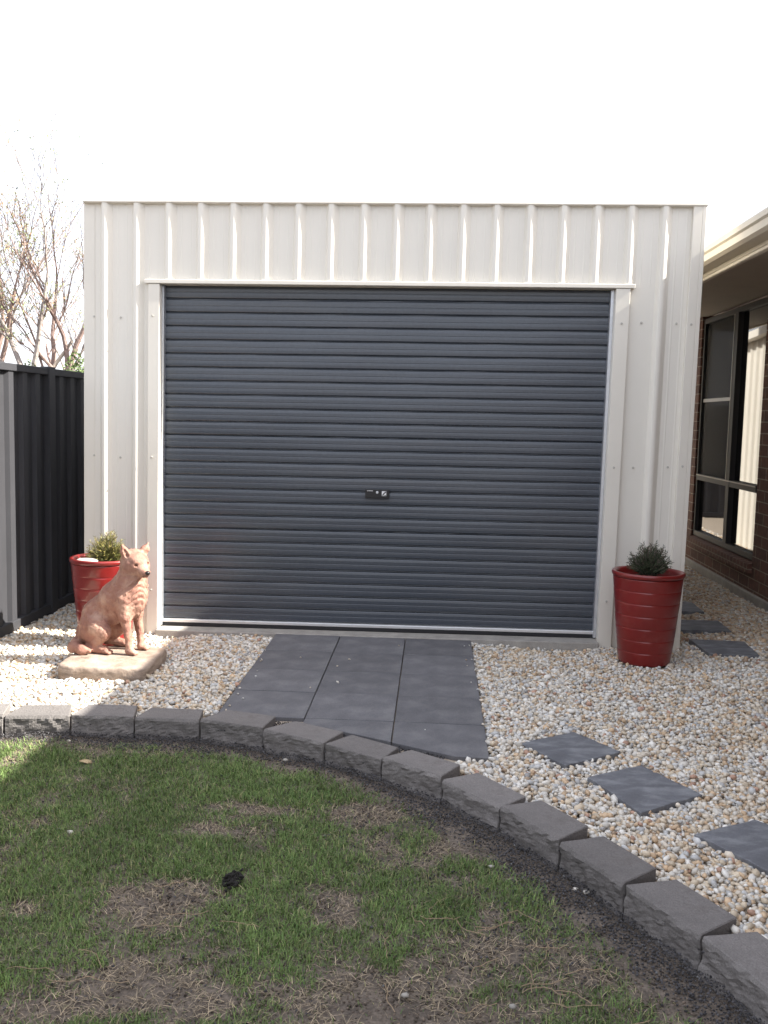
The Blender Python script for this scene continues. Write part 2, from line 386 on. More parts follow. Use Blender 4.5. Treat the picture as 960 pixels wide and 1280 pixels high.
# screws
sc_mesh = None
for z in (1.93, 1.08, .25):
    for x in [-1.765, -1.60, -1.395] + [1.41, 1.53, 1.735, 1.815]:
        out = .002
        if x == -1.395 or x == 1.41: out = .033
        if x == 1.815: out = .027
        if sc_mesh is None:
            q = MB(); q.lathe([(0, 0), (.0070, 0), (.0070, .0015), (.0045, .002), (.0045, .006), (0, .0065)], 8)
            s0 = q.build('screw', m_screw, shed); s0.rotation_euler.x = R(90); sc_mesh = s0.data; o = s0
        else:
            o = bpy.data.objects.new('screw', sc_mesh); COL.objects.link(o); o.parent = shed; o.rotation_euler.x = R(90)
        o.location = SH(x, -out, z + random.uniform(-.01, .01))
# roller door curtain: 25 slats, each a broad crest, a dark undercut groove and a fine step
NS = 25; z0d, z1d = .055, DZ + .01; pit = (z1d - z0d) / NS
prof = []
for k in range(NS):
    b = z0d + k * pit
    for t_, y_ in ((0, .015), (.03, .0155), (.085, .0035), (.13, .0010), (.30, .0002), (.46, .0006), (.49, .0017), (.52, .0017), (.545, .0006), (.75, .0006), (.90, .0022), (.945, .004), (.965, .016)):
        prof.append((b + t_ * pit, y_))
prof.append((z1d, .014))
NX = 70; dv = []; df = []
for i in range(NX + 1):
    x = DL + .008 + (DR - DL - .016) * i / NX
    for z, y in prof:
        wob = .0035 * math.sin(x * 2.1 + z * 3.3) + .0025 * math.sin(x * 5.3 - z * 7.1) + .0012 * math.sin(x * 11 + int((z - z0d) / pit) * 2.4)
        dz_ = .0022 * math.sin(x * 1.7 + int((z - z0d) / pit) * 1.9) * (0 if z <= z0d + .001 else 1)
        dv.append((x, .060 + y + wob * .45, z + dz_ * .12))
K = len(prof)
for i in range(NX):
    for j in range(K - 1): df.append((i * K + j, (i + 1) * K + j, (i + 1) * K + j + 1, i * K + j + 1))
door = mesh_obj('roller_door', [SH(*v) for v in dv], df, m_door, shed)
w = MB(); w.box(DL + .010, DR - .010, .040, .076, .036, .056); w.build('bottom_rail', m_alu, door, tf=SH, bevel=.003)
w = MB(); w.box(DL + .012, DR - .012, .044, .074, .011, .036); w.build('bottom_seal', m_rubber, door, tf=SH, bevel=.004)
# lock
w = MB(); w.box(-.074, .074, .042, .064, .850, .904); w.build('lock_plate', m_black, door, bevel=.003)
w = MB(); w.lathe([(0, 0), (.008, 0), (.008, .004), (.0055, .005), (.0055, .0035), (0, .0035)], 20)
o = w.build('key_cylinder', m_galv, door, smooth=False); o.rotation_euler.x = R(90); o.location = (0.0, .0418, .885)
w = MB(); x = -.062                               # the small illegible lettering: uneven strokes in a row
for k_, wd in enumerate((.005, .003, .006, .004, .005, .003, .005)):
    hh = .003 if k_ % 2 else .0042
    w.box(x, x + wd * .8, .0412, .0422, .896 - hh, .8965); x += wd + .0006
w.build('lettering', m_white, door)
w = MB(); w.box(.028, .056, .0410, .0422, .864, .894); w.build('white_emblem', m_white, door, bevel=.001)
w = MB()
pts = [(.0305, .868), (.036, .870), (.040, .878), (.047, .884), (.053, .891)]
for (a, b), (c, d) in zip(pts[:-1], pts[1:]):
    w.quad((a - .003, .0406, b + .002), (a + .003, .0406, b - .002), (c + .003, .0406, d - .002), (c - .003, .0406, d + .002))
w.box(.044, .0535, .0403, .0409, .8655, .8705)
w.build('emblem_stroke', m_black, door)

# ------------------------------------------------------------------ house on the right
HX = 2.82
house = empty('brick_house', (HX, 0, 0)); tag(house, 'brown brick house with cream gutter beside the shed', 'house')
def HB(*a): return (a[0] - HX, a[1], a[2])
WY0, WY1 = 1.62, 3.38; WZ0, WZ1 = .30, 2.325
w = MB(); w.box(HX, HX + .11, -9, WY0, .06, 2.36); w.box(HX, HX + .11, WY1, 3.90, .06, 2.36); w.box(HX, HX + .11, WY0, WY1, .06, WZ0 - .09)
w.box(HX + .11, HX + 9, 3.79, 3.90, .06, 2.36); w.box(HX + .11, HX + 9, -9, -8.9, .06, 2.36)
w.build('wall', m_brick, house, tf=HB)
w = MB(); w.box(HX - .03, HX + .12, -9, 3.93, -.12, .062); w.build('footing', m_conc, house, tf=HB, bevel=.006)
w = MB(); w.v += [(HX - .035, WY0, WZ0 - .088), (HX - .035, WY1, WZ0 - .088), (HX - .035, WY0, WZ0 - .02), (HX - .035, WY1, WZ0 - .02), (HX + .07, WY0, WZ0), (HX + .07, WY1, WZ0), (HX + .07, WY0, WZ0 - .088), (HX + .07, WY1, WZ0 - .088)]
w.f += [(0, 2, 3, 1), (2, 4, 5, 3), (0, 1, 7, 6), (0, 6, 4, 2), (1, 3, 5, 7)]
w.build('brick_sill', m_sillbrick, house, tf=HB)
GX = HX + .035
win = MB()
win.box(GX - .02, GX + .06, WY0, WY0 + .045, WZ0, WZ1); win.box(GX - .02, GX + .06, WY1 - .05, WY1, WZ0, WZ1)
win.box(GX - .021, GX + .06, WY0 + .045, WY1 - .05, WZ1 - .045, WZ1 - .001); win.box(GX - .021, GX + .06, WY0 + .045, WY1 - .05, WZ0 + .001, WZ0 + .05)
win.box(GX - .03, GX + .05, 2.33, 2.42, WZ0 + .05, WZ1 - .045)
win.box(GX - .028, GX + .05, WY0 + .045, 2.33, .83, .885); win.box(GX - .028, GX + .05, 2.42, WY1 - .05, .83, .885)
wo_ = win.build('window', m_frame, house, tf=HB, bevel=.003)
for (a, b), (c, d) in (((WY0 + .045, 2.33), (.885, WZ1 - .045)), ((WY0 + .045, 2.33), (WZ0 + .05, .83)), ((2.42, WY1 - .05), (.885, WZ1 - .045)), ((2.42, WY1 - .05), (WZ0 + .05, .83))):
    q = MB(); q.box(GX + .015, GX + .020, a, b, c, d); q.build('pane', m_glass, wo_, tf=HB)
q = MB(); q.box(GX - .033, GX - .029, 2.415, 2.43, .885, WZ1 - .05); q.box(GX - .006, GX + .0, 2.44, WY1 - .05, 1.555, 1.585)
q.build('screen_bead', m_framel, wo_, tf=HB)
q = MB(); q.box(GX - .032, GX - .028, WY0 + .05, WY1 - .05, .872, .882); q.build('transom_bead', m_framel, wo_, tf=HB)
# flyscreen over the far upper pane
m_screen = mat('flyscreen_mesh', (.02, .02, .02), .8, .1, 20)
t_ = m_screen.node_tree; bs = t_.nodes['Principled BSDF']; bs.inputs['Alpha'].default_value = .55
q = MB(); q.box(GX + .001, GX + .002, 2.43, WY1 - .05, .885, WZ1 - .045); q.build('flyscreen', m_screen, wo_, tf=HB)
# eaves
w = MB(); w.box(2.20, HX + .05, -9.3, 4.55, 2.352, 2.362); w.build('soffit', m_soffit, house, tf=HB)
w = MB(); w.box(2.175, 2.20, -9.3, 4.55, 2.335, 2.50); w.box(2.168, 2.175, -9.3, 4.55, 2.338, 2.352); w.box(2.169, 2.175, -9.3, 4.55, 2.360, 2.372)
w.box(2.20, HX + 8, 4.55, 4.575, 2.335, 2.50)
w.build('fascia', m_gutter, house, tf=HB)
gp_ = [(2.174, 2.386), (2.085, 2.386), (2.062, 2.402), (2.058, 2.440), (2.046, 2.452), (2.046, 2.482), (2.052, 2.492), (2.060, 2.486), (2.064, 2.456), (2.076, 2.410), (2.174, 2.400)]
w = MB(); n = len(gp_)
w.v += [(x, -9.4, z) for x, z in gp_] + [(x, 4.70, z) for x, z in gp_]
w.f += [(i, n + i, n + (i + 1) % n, (i + 1) % n) for i in range(n)] + [tuple(range(n, 2 * n))]
w.build('gutter', m_gutter, house, tf=HB)
w = MB(); t22 = math.tan(R(22))
e = (2.15, -9.4, 4.65)
w.quad((2.15, -9.4, 2.50), (2.15, 4.65, 2.50), (6.65, .15, 2.50 + 4.5 * t22), (6.65, -4.9, 2.50 + 4.5 * t22))
w.quad((2.15, 4.65, 2.50), (11.15, 4.65, 2.50), (6.65, .15, 2.50 + 4.5 * t22))
w.quad((2.15, -9.4, 2.50), (6.65, -4.9, 2.50 + 4.5 * t22), (11.15, -9.4, 2.50))
w.quad((11.15, -9.4, 2.50), (6.65, -4.9, 2.50 + 4.5 * t22), (6.65, .15, 2.50 + 4.5 * t22), (11.15, 4.65, 2.50))
w.build('roof', m_tile, house, tf=HB)
q = MB(); q.box(HX + .11, HX + 8.9, -8.9, 3.79, 2.30, 2.33); q.build('ceiling', m_soffit, house, tf=HB)
q = MB(); q.box(HX + 9, HX + 9.1, -9, 3.9, .06, 2.36); q.build('wall', m_brick, house, tf=HB)

# ------------------------------------------------------------------ fences
FX = -2.262
def fence(name, p0, p1, label, posts, zt=1.622, prof_phase=0):
    d = Vector((p1[0] - p0[0], p1[1] - p0[1], 0)); Ln = d.length; d.normalize(); nrm = Vector((d.y, -d.x, 0))
    root = empty(name, (p0[0], p0[1], 0)); tag(root, label, 'fence')
    def tf(a, o, z): v = d * a + nrm * o; return (v.x, v.y, z)
    w = MB(); a = 0; pts = []
    while a < Ln - .01:
        for da, o in ((0, 0), (.070, 0), (.084, .026), (.150, .026), (.164, 0)): pts.append((min(a + da, Ln), o))
        a += .196
    pts.append((Ln, 0))
    for (a1, o1), (a2, o2) in zip(pts[:-1], pts[1:]):
        if a2 - a1 < 1e-5: continue
        w.quad((a1, o1 - .012, -.05), (a2, o2 - .012, -.05), (a2, o2 - .012, zt - .02), (a1, o1 - .012, zt - .02))
    w.build('fence_sheet', m_fence, root, tf=tf)
    w = MB(); w.box(0, Ln, -.024, .026, zt - .045, zt); w.build('top_rail', m_fence, root, tf=tf, bevel=.004)
    w = MB(); w.box(0, Ln, -.024, .026, -.03, .03); w.build('bottom_rail', m_fence, root, tf=tf, bevel=.004)
    for a in posts:
        w = MB(); w.box(a - .05, a + .05, -.030, .034, -.1, zt + .010); w.build('post', m_fence, root, tf=tf, bevel=.004)
    return root
fence('steel_fence', (FX, -9.0), (FX, 8.6), 'charcoal ribbed steel fence on the left with a capped post', [2.35 * k + .12 for k in range(8)])
q_ = fence('steel_fence', (FX + .06, 8.7), (9.5, 8.7), 'charcoal steel fence across the far end behind the shed', [2.35 * k + .2 for k in range(5)])

# ------------------------------------------------------------------ pavers
CUT = [(-.64, -1.70), (-.28, -1.715), (-.20, -1.745), (.20, -1.945), (.46, -2.085), (.62, -2.10)]
def cut_y(x): return float(np.interp(x, [c[0] for c in CUT], [c[1] for c in CUT]))
rows = ['first', 'second', 'third', 'fourth', 'fifth']; colsn = ['left', 'middle', 'right']
paver_polys = []
for c in range(3):
    for r in range(5):
        xa = -.600 + .4 * c + .0025; xb = xa + .395
        ya = -.0776 - .4 * r - .0025; yb = ya - .395
        if r % 2 == 1: ya += .0018; yb += .0022
        else: yb -= .0018; ya -= .0012 * (r > 0)
        if c == 0: off = random.uniform(-.002, .002)
        lo = min(cut_y(xa), cut_y(xb))
        poly = [(xa, ya), (xa, max(yb, cut_y(xa))), (xb, max(yb, cut_y(xb))), (xb, ya)]
        if c == 1 and r == 4: poly = [(xa, ya), (xa, cut_y(xa)), (xb, cut_y(xb)), (xb, ya)]
        if c == 2 and r == 4: poly = [(xa, ya), (xa, cut_y(xa)), (.46, -2.075), (.50, yb), (xb, yb), (xb, ya)]
        if c == 0 and r == 4: continue
        if abs(poly[0][1] - poly[1][1]) < .02: continue
        paver_polys.append([poly[0][0], poly[2][0], min(p[1] for p in poly), ya])
        cx = sum(p[0] for p in poly) / len(poly); cy = sum(p[1] for p in poly) / len(poly)
        w = MB(); w.prism([((p[0] - cx), (p[1] - cy)) for p in poly][::-1] if False else [((p[0] - cx), (p[1] - cy)) for p in poly], -.045, random.uniform(.004, .007))
        o = w.build('paver', m_paver, None, bevel=.003, loc=(cx, cy, 0)); o.rotation_euler = (random.uniform(-.006, .006), random.uniform(-.005, .005), 0)
        pos = '%s row out from the roller door, %s column' % (rows[r], colsn[c])
        lab = ('cut charcoal paver by the edging blocks, ' if r == 4 else 'square charcoal paver, ') + pos
        tag(o, lab, 'paver', 'charcoal pavers in front of the roller door')
PBOX = (-.60, .60, -2.10, -.07)

# ------------------------------------------------------------------ stepping stones
steps = [
 ([(0.73, -1.90), (0.98, -1.73), (1.14, -1.97), (0.89, -2.15)], 'weathered square slate stepping stone nearest the paved apron'),
 ([(0.955, -2.26), (1.19, -2.10), (1.35, -2.38), (1.09, -2.57)], 'blue-grey stepping stone in the gravel, second out from the apron'),
 ([(1.23, -2.72), (1.47, -2.58), (1.68, -2.83), (1.43, -3.03)], 'dark streaked stepping stone cut off by the right edge of the photo'),
 ([(1.96, 0.13), (2.30, 0.13), (2.28, -0.25), (1.99, -0.21)], 'dark stepping stone nearest the right hand pot in the side passage'),
 ([(2.00, .73), (2.32, .74), (2.31, .41), (1.99, .41)], 'dark stepping stone in the side passage, second one back'),
 ([(2.00, 1.41), (2.32, 1.41), (2.31, 1.04), (2.00, 1.02)], 'dark stepping stone in the side passage, third one back'),
 ([(2.02, 2.05), (2.32, 2.05), (2.32, 1.74), (2.02, 1.74)], 'dark sliver of stepping stone farthest back in the side passage')]
for P, lab in steps:
    cx = sum(p[0] for p in P) / 4; cy = sum(p[1] for p in P) / 4
    Q = [(p[0] - cx, p[1] - cy) for p in P]
    a = sum(Q[i][0] * Q[(i + 1) % 4][1] - Q[(i + 1) % 4][0] * Q[i][1] for i in range(4))
    if a < 0: Q = Q[::-1]
    QQ = []
    for i in range(4):
        ax, ay = Q[i]; bx, by = Q[(i + 1) % 4]
        for k in range(7):
            t = k / 7; j = .0035
            QQ.append((ax + (bx - ax) * t + random.uniform(-j, j), ay + (by - ay) * t + random.uniform(-j, j)))
    w = MB(); w.prism(QQ, -.03, .012)
    o = w.build('stepping_stone', m_step, None, bevel=.003, loc=(cx, cy, 0.0)); tag(o, lab, 'stepping stone', 'stepping stones set in the gravel')
    o.rotation_euler = (random.uniform(-.012, .012), random.uniform(-.012, .012), 0)

# ------------------------------------------------------------------ edging blocks
words = ['outermost left', 'second outermost left', 'third outermost left', 'fourth outermost left', 'far left', 'second visible', 'third visible', 'fourth visible', 'fifth visible', 'sixth visible', 'seventh visible', 'eighth visible', 'ninth visible', 'tenth visible', 'eleventh visible', 'twelfth visible']
vis = 0
names = {3: 'partly seen edging block at the left edge of the photo', 4: 'sunlit grey edging block, first whole one from the left',
 5: 'edging block half in sun, below the dog statue, second whole one from the left', 6: 'grey edging block, third whole one from the left, in front of gravel',
 7: 'grey edging block at the left corner of the paved apron', 8: 'grey edging block, second along the front of the paved apron, counted from the left',
 9: 'grey edging block, third along the front of the paved apron', 10: 'grey edging block nearest the right front corner of the paved apron',
 11: 'grey edging block just right of the paved apron', 12: 'grey edging block beside the gravel, second right of the paved apron',
 13: 'grey edging block, third right of the paved apron', 14: 'last whole grey edging block towards the lower right corner',
 15: 'grey edging block cut off by the right edge of the photo'}
for i in range(3, 16):
    a = Vector((*FR[i], 0)); b = Vector((*FR[i + 1], 0)); d = (b - a); Ln = d.length; d.normalize(); nr = Vector((-d.y, d.x, 0))
    a2 = a + d * .003; L2 = Ln - .006; dep = random.uniform(.150, .162); tp = random.uniform(.022, .032)
    ztop = .030 + random.uniform(-.006, .006); zb = -.13
    NXB, NZB = 14, 7; v = []; f = []
    mid = a + d * (Ln / 2)
    # grid wraps: front face rough, top, back, sides built as one closed solid
    bm = bmesh.new()
    P = [(0, 0), (L2, 0), (L2 - tp, dep), (tp, dep)]
    if i in (7, 8): P = [(0, 0), (L2, 0), (L2 - tp * .4, dep), (tp * 1.8, dep)]
    lo = [bm.verts.new((x - L2 / 2, y, zb)) for x, y in P]; hi = [bm.verts.new((x - L2 / 2, y, ztop)) for x, y in P]
    bm.faces.new(lo[::-1]); bm.faces.new(hi)
    for k in range(4): bm.faces.new((lo[k], lo[(k + 1) % 4], hi[(k + 1) % 4], hi[k]))
    bmesh.ops.bevel(bm, geom=list(bm.edges), offset=.003, segments=1, affect='EDGES')
    bmesh.ops.subdivide_edges(bm, edges=[e for e in bm.edges if e.calc_length() > .05], cuts=15, use_grid_fill=True)
    for vv in bm.verts:
        if vv.co.y < .004 and vv.co.z < ztop - .009:       # split face: rough and slightly bulging
            h = fbm(vv.co.x + i * 3.1 + .3 * vv.co.z, vv.co.z + .2 * vv.co.x, 20 + i, 30) - .5
            vv.co.y += float(h) * .022 - .003
        elif vv.co.z > ztop - .006:
            vv.co.z += float(fbm(vv.co.x + i, vv.co.y, 40 + i, 18) - .5) * .002
            if vv.co.y < .004: vv.co.y += (random.random()) * .0015
    me = bpy.data.meshes.new('edging_block'); bm.to_mesh(me); bm.free(); me.materials.append(m_block)
    o = bpy.data.objects.new('edging_block', me); COL.objects.link(o)
    o.location = a2 + d * (L2 / 2); o.rotation_euler = (random.uniform(-.02, .02), random.uniform(-.012, .012), math.atan2(d.y, d.x) + random.uniform(-.015, .015))
    tag(o, names[i], 'edging block', 'concrete edging blocks curving round the lawn')

# ------------------------------------------------------------------ pots and shrubs
def pot(loc, label, rz):
    root = empty('garden_pot', loc, rz); tag(root, label, 'pot', 'tall red glazed pots beside the roller door')
    Hh, rt, rb = .525, .195, .143; NT = 7; prof = [(0, .0), (rb - .01, 0), (rb, .006)]
    def rr(z): t = z / Hh; return rb + (rt - rb) * (t ** .85)
    th = (Hh - .035) / NT
    for k in range(NT):
        za = .006 + k * th
        for t_, dr in ((.01, -.0014), (.05, -.0002), (.12, .0002), (.5, .0006), (.88, .0007), (.95, .0004), (.99, -.0014)):
            z = za + t_ * th; prof.append((rr(z) + dr, z))
    prof += [(rt - .004, Hh - .03), (rt + .004, Hh - .024), (rt + .007, Hh - .010), (rt + .004, Hh - .002), (rt - .006, Hh), (rt - .016, Hh - .004), (rt - .020, Hh - .018), (rt - .026, Hh - .07), (0.0, Hh - .07)]
    w = MB(); w.lathe(prof[:-1], 72); body = w.build('pot_body', m_pot, root, smooth=True)
    for vtx in body.data.vertices:
        a = math.atan2(vtx.co.y, vtx.co.x); k = 1 + .006 * math.sin(2 * a + vtx.co.z * 5) + .003 * math.sin(5 * a + vtx.co.z * 30); vtx.co.x *= k; vtx.co.y *= k
    w = MB(); w.lathe([(0, Hh - .045)] + [(.165 * k / 8, Hh - .045 + random.uniform(-.004, .004)) for k in range(1, 9)], 32)
    w.build('soil', m_soil_pot, root, smooth=True)
    return root
def shrub(loc, label, cA, cB, seed, rad=.125, hh=.17, n=300):
    rs = np.random.default_rng(seed); root = empty('potted_shrub', loc); tag(root, label, 'shrub', 'small shrubs growing in the red pots')
    st = MB(); V = []; F = []; C = []
    for k in range(n):
        th = rs.uniform(0, 2 * math.pi); el = math.asin(rs.uniform(.12, 1)); L_ = (rs.uniform(.45, 1.0) ** .6) * (1 + .18 * math.sin(3 * th + seed))
        end = Vector((rad * math.cos(th) * math.cos(el) * L_, rad * math.sin(th) * math.cos(el) * L_, .02 + hh * math.sin(el) * L_))
        base = Vector((rs.uniform(-.012, .012), rs.uniform(-.012, .012), -.02)); midp = base.lerp(end, .5) + Vector((0, 0, .02 * math.cos(el)))
        pts = []
        for q in range(6):
            t = q / 5; pts.append(base * (1 - t) ** 2 + midp * 2 * t * (1 - t) + end * t * t)
        st.tube(pts, [.0028 * (1 - .7 * q / 5) for q in range(6)], 4, cap=False)
        m_ = 30
        for j in range(m_):
            t = .3 + .72 * j / m_; t_ = min(t, 1); p = base * (1 - t_) ** 2 + midp * 2 * t_ * (1 - t_) + end * t_ * t_
            ax = (end - midp).normalized(); rnd = Vector(rs.normal(size=3)); sd_ = rnd.cross(ax).normalized()
            dirn = (ax * .8 + sd_ * .75).normalized(); ln = rs.uniform(.014, .026); wv = dirn.cross(Vector(rs.normal(size=3))).normalized() * .0017
            b0 = len(V); V += [tuple(p - wv), tuple(p + wv), tuple(p + dirn * ln * .6 + wv * .9), tuple(p + dirn * ln)]
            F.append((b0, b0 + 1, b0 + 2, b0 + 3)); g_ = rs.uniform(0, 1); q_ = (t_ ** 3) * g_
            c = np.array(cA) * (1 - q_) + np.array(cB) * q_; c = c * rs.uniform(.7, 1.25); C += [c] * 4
    st.build('stem', m_bark, root)
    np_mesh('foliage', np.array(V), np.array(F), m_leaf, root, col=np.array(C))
    return root
PR = (1.575, -.375); PL = (-1.575, -.335)
pot((PR[0], PR[1], -.010), 'dark red glazed pot in shade right of the roller door', .3)
pot((PL[0], PL[1], -.032), 'sunlit red glazed pot behind the dog statue', 1.7)
shrub((PR[0] + .005, PR[1], .484), 'dark green needle-leaved shrub in the right hand red pot', (.045, .065, .035), (.10, .11, .06), 4, .125, .165)
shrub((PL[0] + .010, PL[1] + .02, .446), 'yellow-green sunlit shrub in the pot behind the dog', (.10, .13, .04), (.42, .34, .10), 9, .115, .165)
w = MB(); w.lathe([(0, -.012)] + [(.060 * math.sin(a), -.018 * math.cos(a) + .012) for a in np.linspace(.3, math.pi, 12)], 20)
o = w.build('sunlit_soil_lump', m_sunlit_soil, None, smooth=True, loc=(PL[0] - .085, PL[1] - .06, .462)); o.scale = (1.1, .8, 1)  # added pale lump: a sunlit patch of soil put into colour and shape
tag(o, 'smooth pale lump standing in for sunlit soil in the left pot', 'stone')

# ------------------------------------------------------------------ plinth and dog
PLc = (-1.305, -.965)
bm = bmesh.new(); NA = 120; rings = [(0.0, .068), (.2, .068), (.4, .068), (.6, .068), (.8, .0675), (.93, .067), (.965, .065), (.985, .060), (.995, .053), (1.0, .044), (1.002, .034), (1.0, .022), (.997, .008), (.99, -.02), (.985, -.06)]
grid = []
for q, z in rings:
    row = []
    for k in range(NA):
        a_ = 2 * math.pi * k / NA; c_, s_ = math.cos(a_), math.sin(a_); e_ = 7.0; rr_ = .234 / ((abs(c_) ** e_ + abs(s_) ** e_) ** (1 / e_))
        wear = 1 + (.05 * (float(fbm(c_ * 2, s_ * 2, 77, 2.2)) - .5) + (.05 * (float(fbm(a_ * 4, z * 30, 79, 3)) - .5) if z < .055 else 0)) * min(q * 1.2, 1)
        x_, y_ = c_ * rr_ * q * wear, s_ * rr_ * q * wear
        row.append(bm.verts.new((x_, y_, z + (float(fbm(x_, y_, 78, 12)) - .5) * .005)))
    grid.append(row)
for i in range(len(rings) - 1):
    for k in range(NA): bm.faces.new((grid[i][k], grid[i + 1][k], grid[i + 1][(k + 1) % NA], grid[i][(k + 1) % NA]))
bmesh.ops.remove_doubles(bm, verts=bm.verts, dist=.0002)
for f_q in bm.faces: f_q.smooth = True
me = bpy.data.meshes.new('statue_plinth'); bm.to_mesh(me); bm.free(); me.materials.append(m_stonebase)
o = bpy.data.objects.new('statue_plinth', me); COL.objects.link(o); o.location = (*PLc, 0)
tag(o, 'weathered square slab under the dog statue', 'plinth')

# --- dog: smooth signed-distance body turned into one continuous surface
def sdf_dog():
    h = .0045
    xs = np.arange(-.37, .27, h); ys = np.arange(-.19, .19, h); zs = np.arange(-.012, .66, h)
    Xg, Yg, Zg = np.meshgrid(xs, ys, zs, indexing='ij'); Xg = Xg.astype(np.float32); Yg = Yg.astype(np.float32); Zg = Zg.astype(np.float32)
    D = np.full(Xg.shape, 1.0, np.float32)
    def smin(a, b, k):
        hh = np.clip(.5 + .5 * (b - a) / k, 0, 1); return b + (a - b) * hh - k * hh * (1 - hh)
    def cap(a, b, ra, rb, sy=1.0):
        ax, ay, az = a; bx, by, bz = b; dx, dy, dz = bx - ax, by - ay, bz - az; L2 = dx * dx + dy * dy + dz * dz + 1e-9
        t = np.clip(((Xg - ax) * dx + (Yg - ay) * dy + (Zg - az) * dz) / L2, 0, 1)
        return np.sqrt((Xg - ax - t * dx) ** 2 + ((Yg - ay - t * dy) / sy) ** 2 + (Zg - az - t * dz) ** 2) - (ra + (rb - ra) * t)
    def ell(c, r, rot=0):
        x = Xg - c[0]; y = Yg - c[1]; z = Zg - c[2]
        ca, sa = math.cos(rot), math.sin(rot); x2 = ca * x + sa * z; z2 = -sa * x + ca * z
        k = np.sqrt((x2 / r[0]) ** 2 + (y / r[1]) ** 2 + (z2 / r[2]) ** 2); return (k - 1) * min(r)
    def add(d, k=.02):
        nonlocal D; D = smin(D, d, k)
    # trunk: pelvis - loin - ribcage - shoulders - neck
    add(cap((-.235, 0, .085), (-.190, 0, .19), .080, .080, .95), .001)
    add(cap((-.190, 0, .19), (-.075, 0, .285), .078, .088, .92), .03)
    add(cap((-.075, 0, .285), (-.005, 0, .345), .090, .082, .92), .03)
    add(ell((-.015, 0, .285), (.085, .078, .105), .15), .03)          # deep chest
    add(ell((.028, 0, .325), (.064, .070, .105), .1), .03)           # breast / ruff
    add(cap((-.010, 0, .355), (.030, -.006, .450), .083, .070, .98), .03)   # neck
    add(cap((-.10, 0, .20), (-.02, 0, .225), .060, .055, .9), .03)   # belly line
    for s in (-1, 1):
        y = .060 * s
        # front leg
        add(cap((-.005, y * .95, .30), (.005, y * 1.02, .205), .045, .033), .025)
        add(cap((.005, y * 1.02, .205), (.022, y * 1.0, .105), .028, .020), .018)
        add(cap((.022, y * 1.0, .105), (.030, y, .030), .019, .019), .012)
        add(cap((.028, y, .018), (.052, y * 1.03, .014), .021, .017), .012)
        for q in (-.011, 0, .011): add(cap((.046, y + q, .016), (.068, y * 1.05 + q * 1.15, .010), .0085, .0085), .003)
        # haunch, stifle, hock, hind foot
        yh = .085 * s
        add(ell((-.172, yh * .92, .122), (.086, .042, .084), -.45), .022)
        add(cap((-.150, yh, .140), (-.100, yh * 1.02, .118), .048, .034), .02)
        add(cap((-.105, yh * 1.02, .105), (-.165, yh * 1.05, .040), .030, .020), .016)
        add(cap((-.195, yh * 1.05, .026), (-.090, yh * 1.05, .020), .024, .021), .012)
        for q in (-.012, 0, .012): add(cap((-.092, yh * 1.05 + q, .018), (-.066, yh * 1.08 + q * 1.1, .011), .0095, .009), .003)
    # tail curled round the near (right) side
    add(cap((-.275, 0.01, .065), (-.295, -.045, .030), .030, .028), .02)
    add(cap((-.295, -.045, .030), (-.270, -.112, .026), .028, .029), .02)
    add(cap((-.270, -.112, .026), (-.205, -.138, .024), .029, .024), .02)
    add(cap((-.205, -.138, .024), (-.165, -.135, .020), .024, .013), .02)
    # head, turned to its right
    yaw = R(-30); hc = np.array((.040, -.012, .486)); cz, sz = math.cos(yaw), math.sin(yaw); pt = R(-15)
    def HP(f, l, u):      # head-local: forward, left, up
        f2 = f * math.cos(pt) - u * math.sin(pt); u2 = f * math.sin(pt) + u * math.cos(pt)
        return (hc[0] + cz * f2 - sz * l, hc[1] + sz * f2 + cz * l, hc[2] + u2)
    add(cap(HP(-.026, 0, .000), HP(.020, 0, .004), .064, .058, 1.08), .025)
    add(cap(HP(.012, -.034, -.018), HP(.012, .034, -.018), .036, .036), .02)          # cheeks
    add(cap(HP(.045, 0, -.010), HP(.102, 0, -.016), .038, .027), .014)             # muzzle
    add(cap(HP(.030, 0, -.034), HP(.092, 0, -.034), .026, .015), .008)              # lower jaw
    add(cap(HP(.052, -.024, .018), HP(.030, -.034, .030), .010, .010), .012); add(cap(HP(.052, .024, .018), HP(.030, .034, .030), .010, .010), .012)   # brows
    for s in (-1, 1):
        b = HP(-.020, .044 * s, .036); m2 = HP(-.024, .062 * s, .062); tp = HP(-.026, .076 * s, .094)
        add(cap(b, m2, .026, .021), .012); add(cap(m2, tp, .020, .005), .008)
        ca_ = HP(.004, .060 * s, .048); cb_ = HP(-.010, .074 * s, .078)             # hollow of the ear
        D = np.maximum(D, -cap(ca_, cb_, .015, .005))
    # eye sockets, mouth slit
    for s in (-1, 1): D = np.maximum(D, -(cap(HP(.0590, .0320 * s, .012), HP(.0560, .036 * s, .010), .0095, .0095)))
    for s in (-1, 1): D = np.maximum(D, -(cap(HP(.118, .012 * s, -.029), HP(.055, .034 * s, -.030), .0028, .0028)))
    # chisel marks: ruff folds over breast and neck, and soft coat texture
    fold = np.sin(Zg * 210 + 9 * np.sin(Yg * 32) + 7 * np.sin(Xg * 22 + 1)) * np.exp(-((Xg - .065) / .035) ** 2) * np.exp(-((Zg - .33) / .075) ** 2)
    D = D + .0052 * fold.astype(np.float32)
    D = D + (.0022 * np.sin(Xg * 130 + Zg * 60 + 3 * np.sin(Yg * 50)) * np.sin(Zg * 95 - Xg * 40) * np.sin(Yg * 80 + Zg * 30)).astype(np.float32)
    fur = np.sin(Xg * 260 - Zg * 120 + 5 * np.sin(Zg * 45 + Yg * 30)) * np.sin(Zg * 70 + 4 * np.sin(Xg * 60 + Yg * 50) + Yg * 90)
    D = D + (.0016 * fur * np.clip((Zg - .05) / .08, 0, 1) * np.clip((.46 - Zg) / .05, 0, 1)).astype(np.float32)
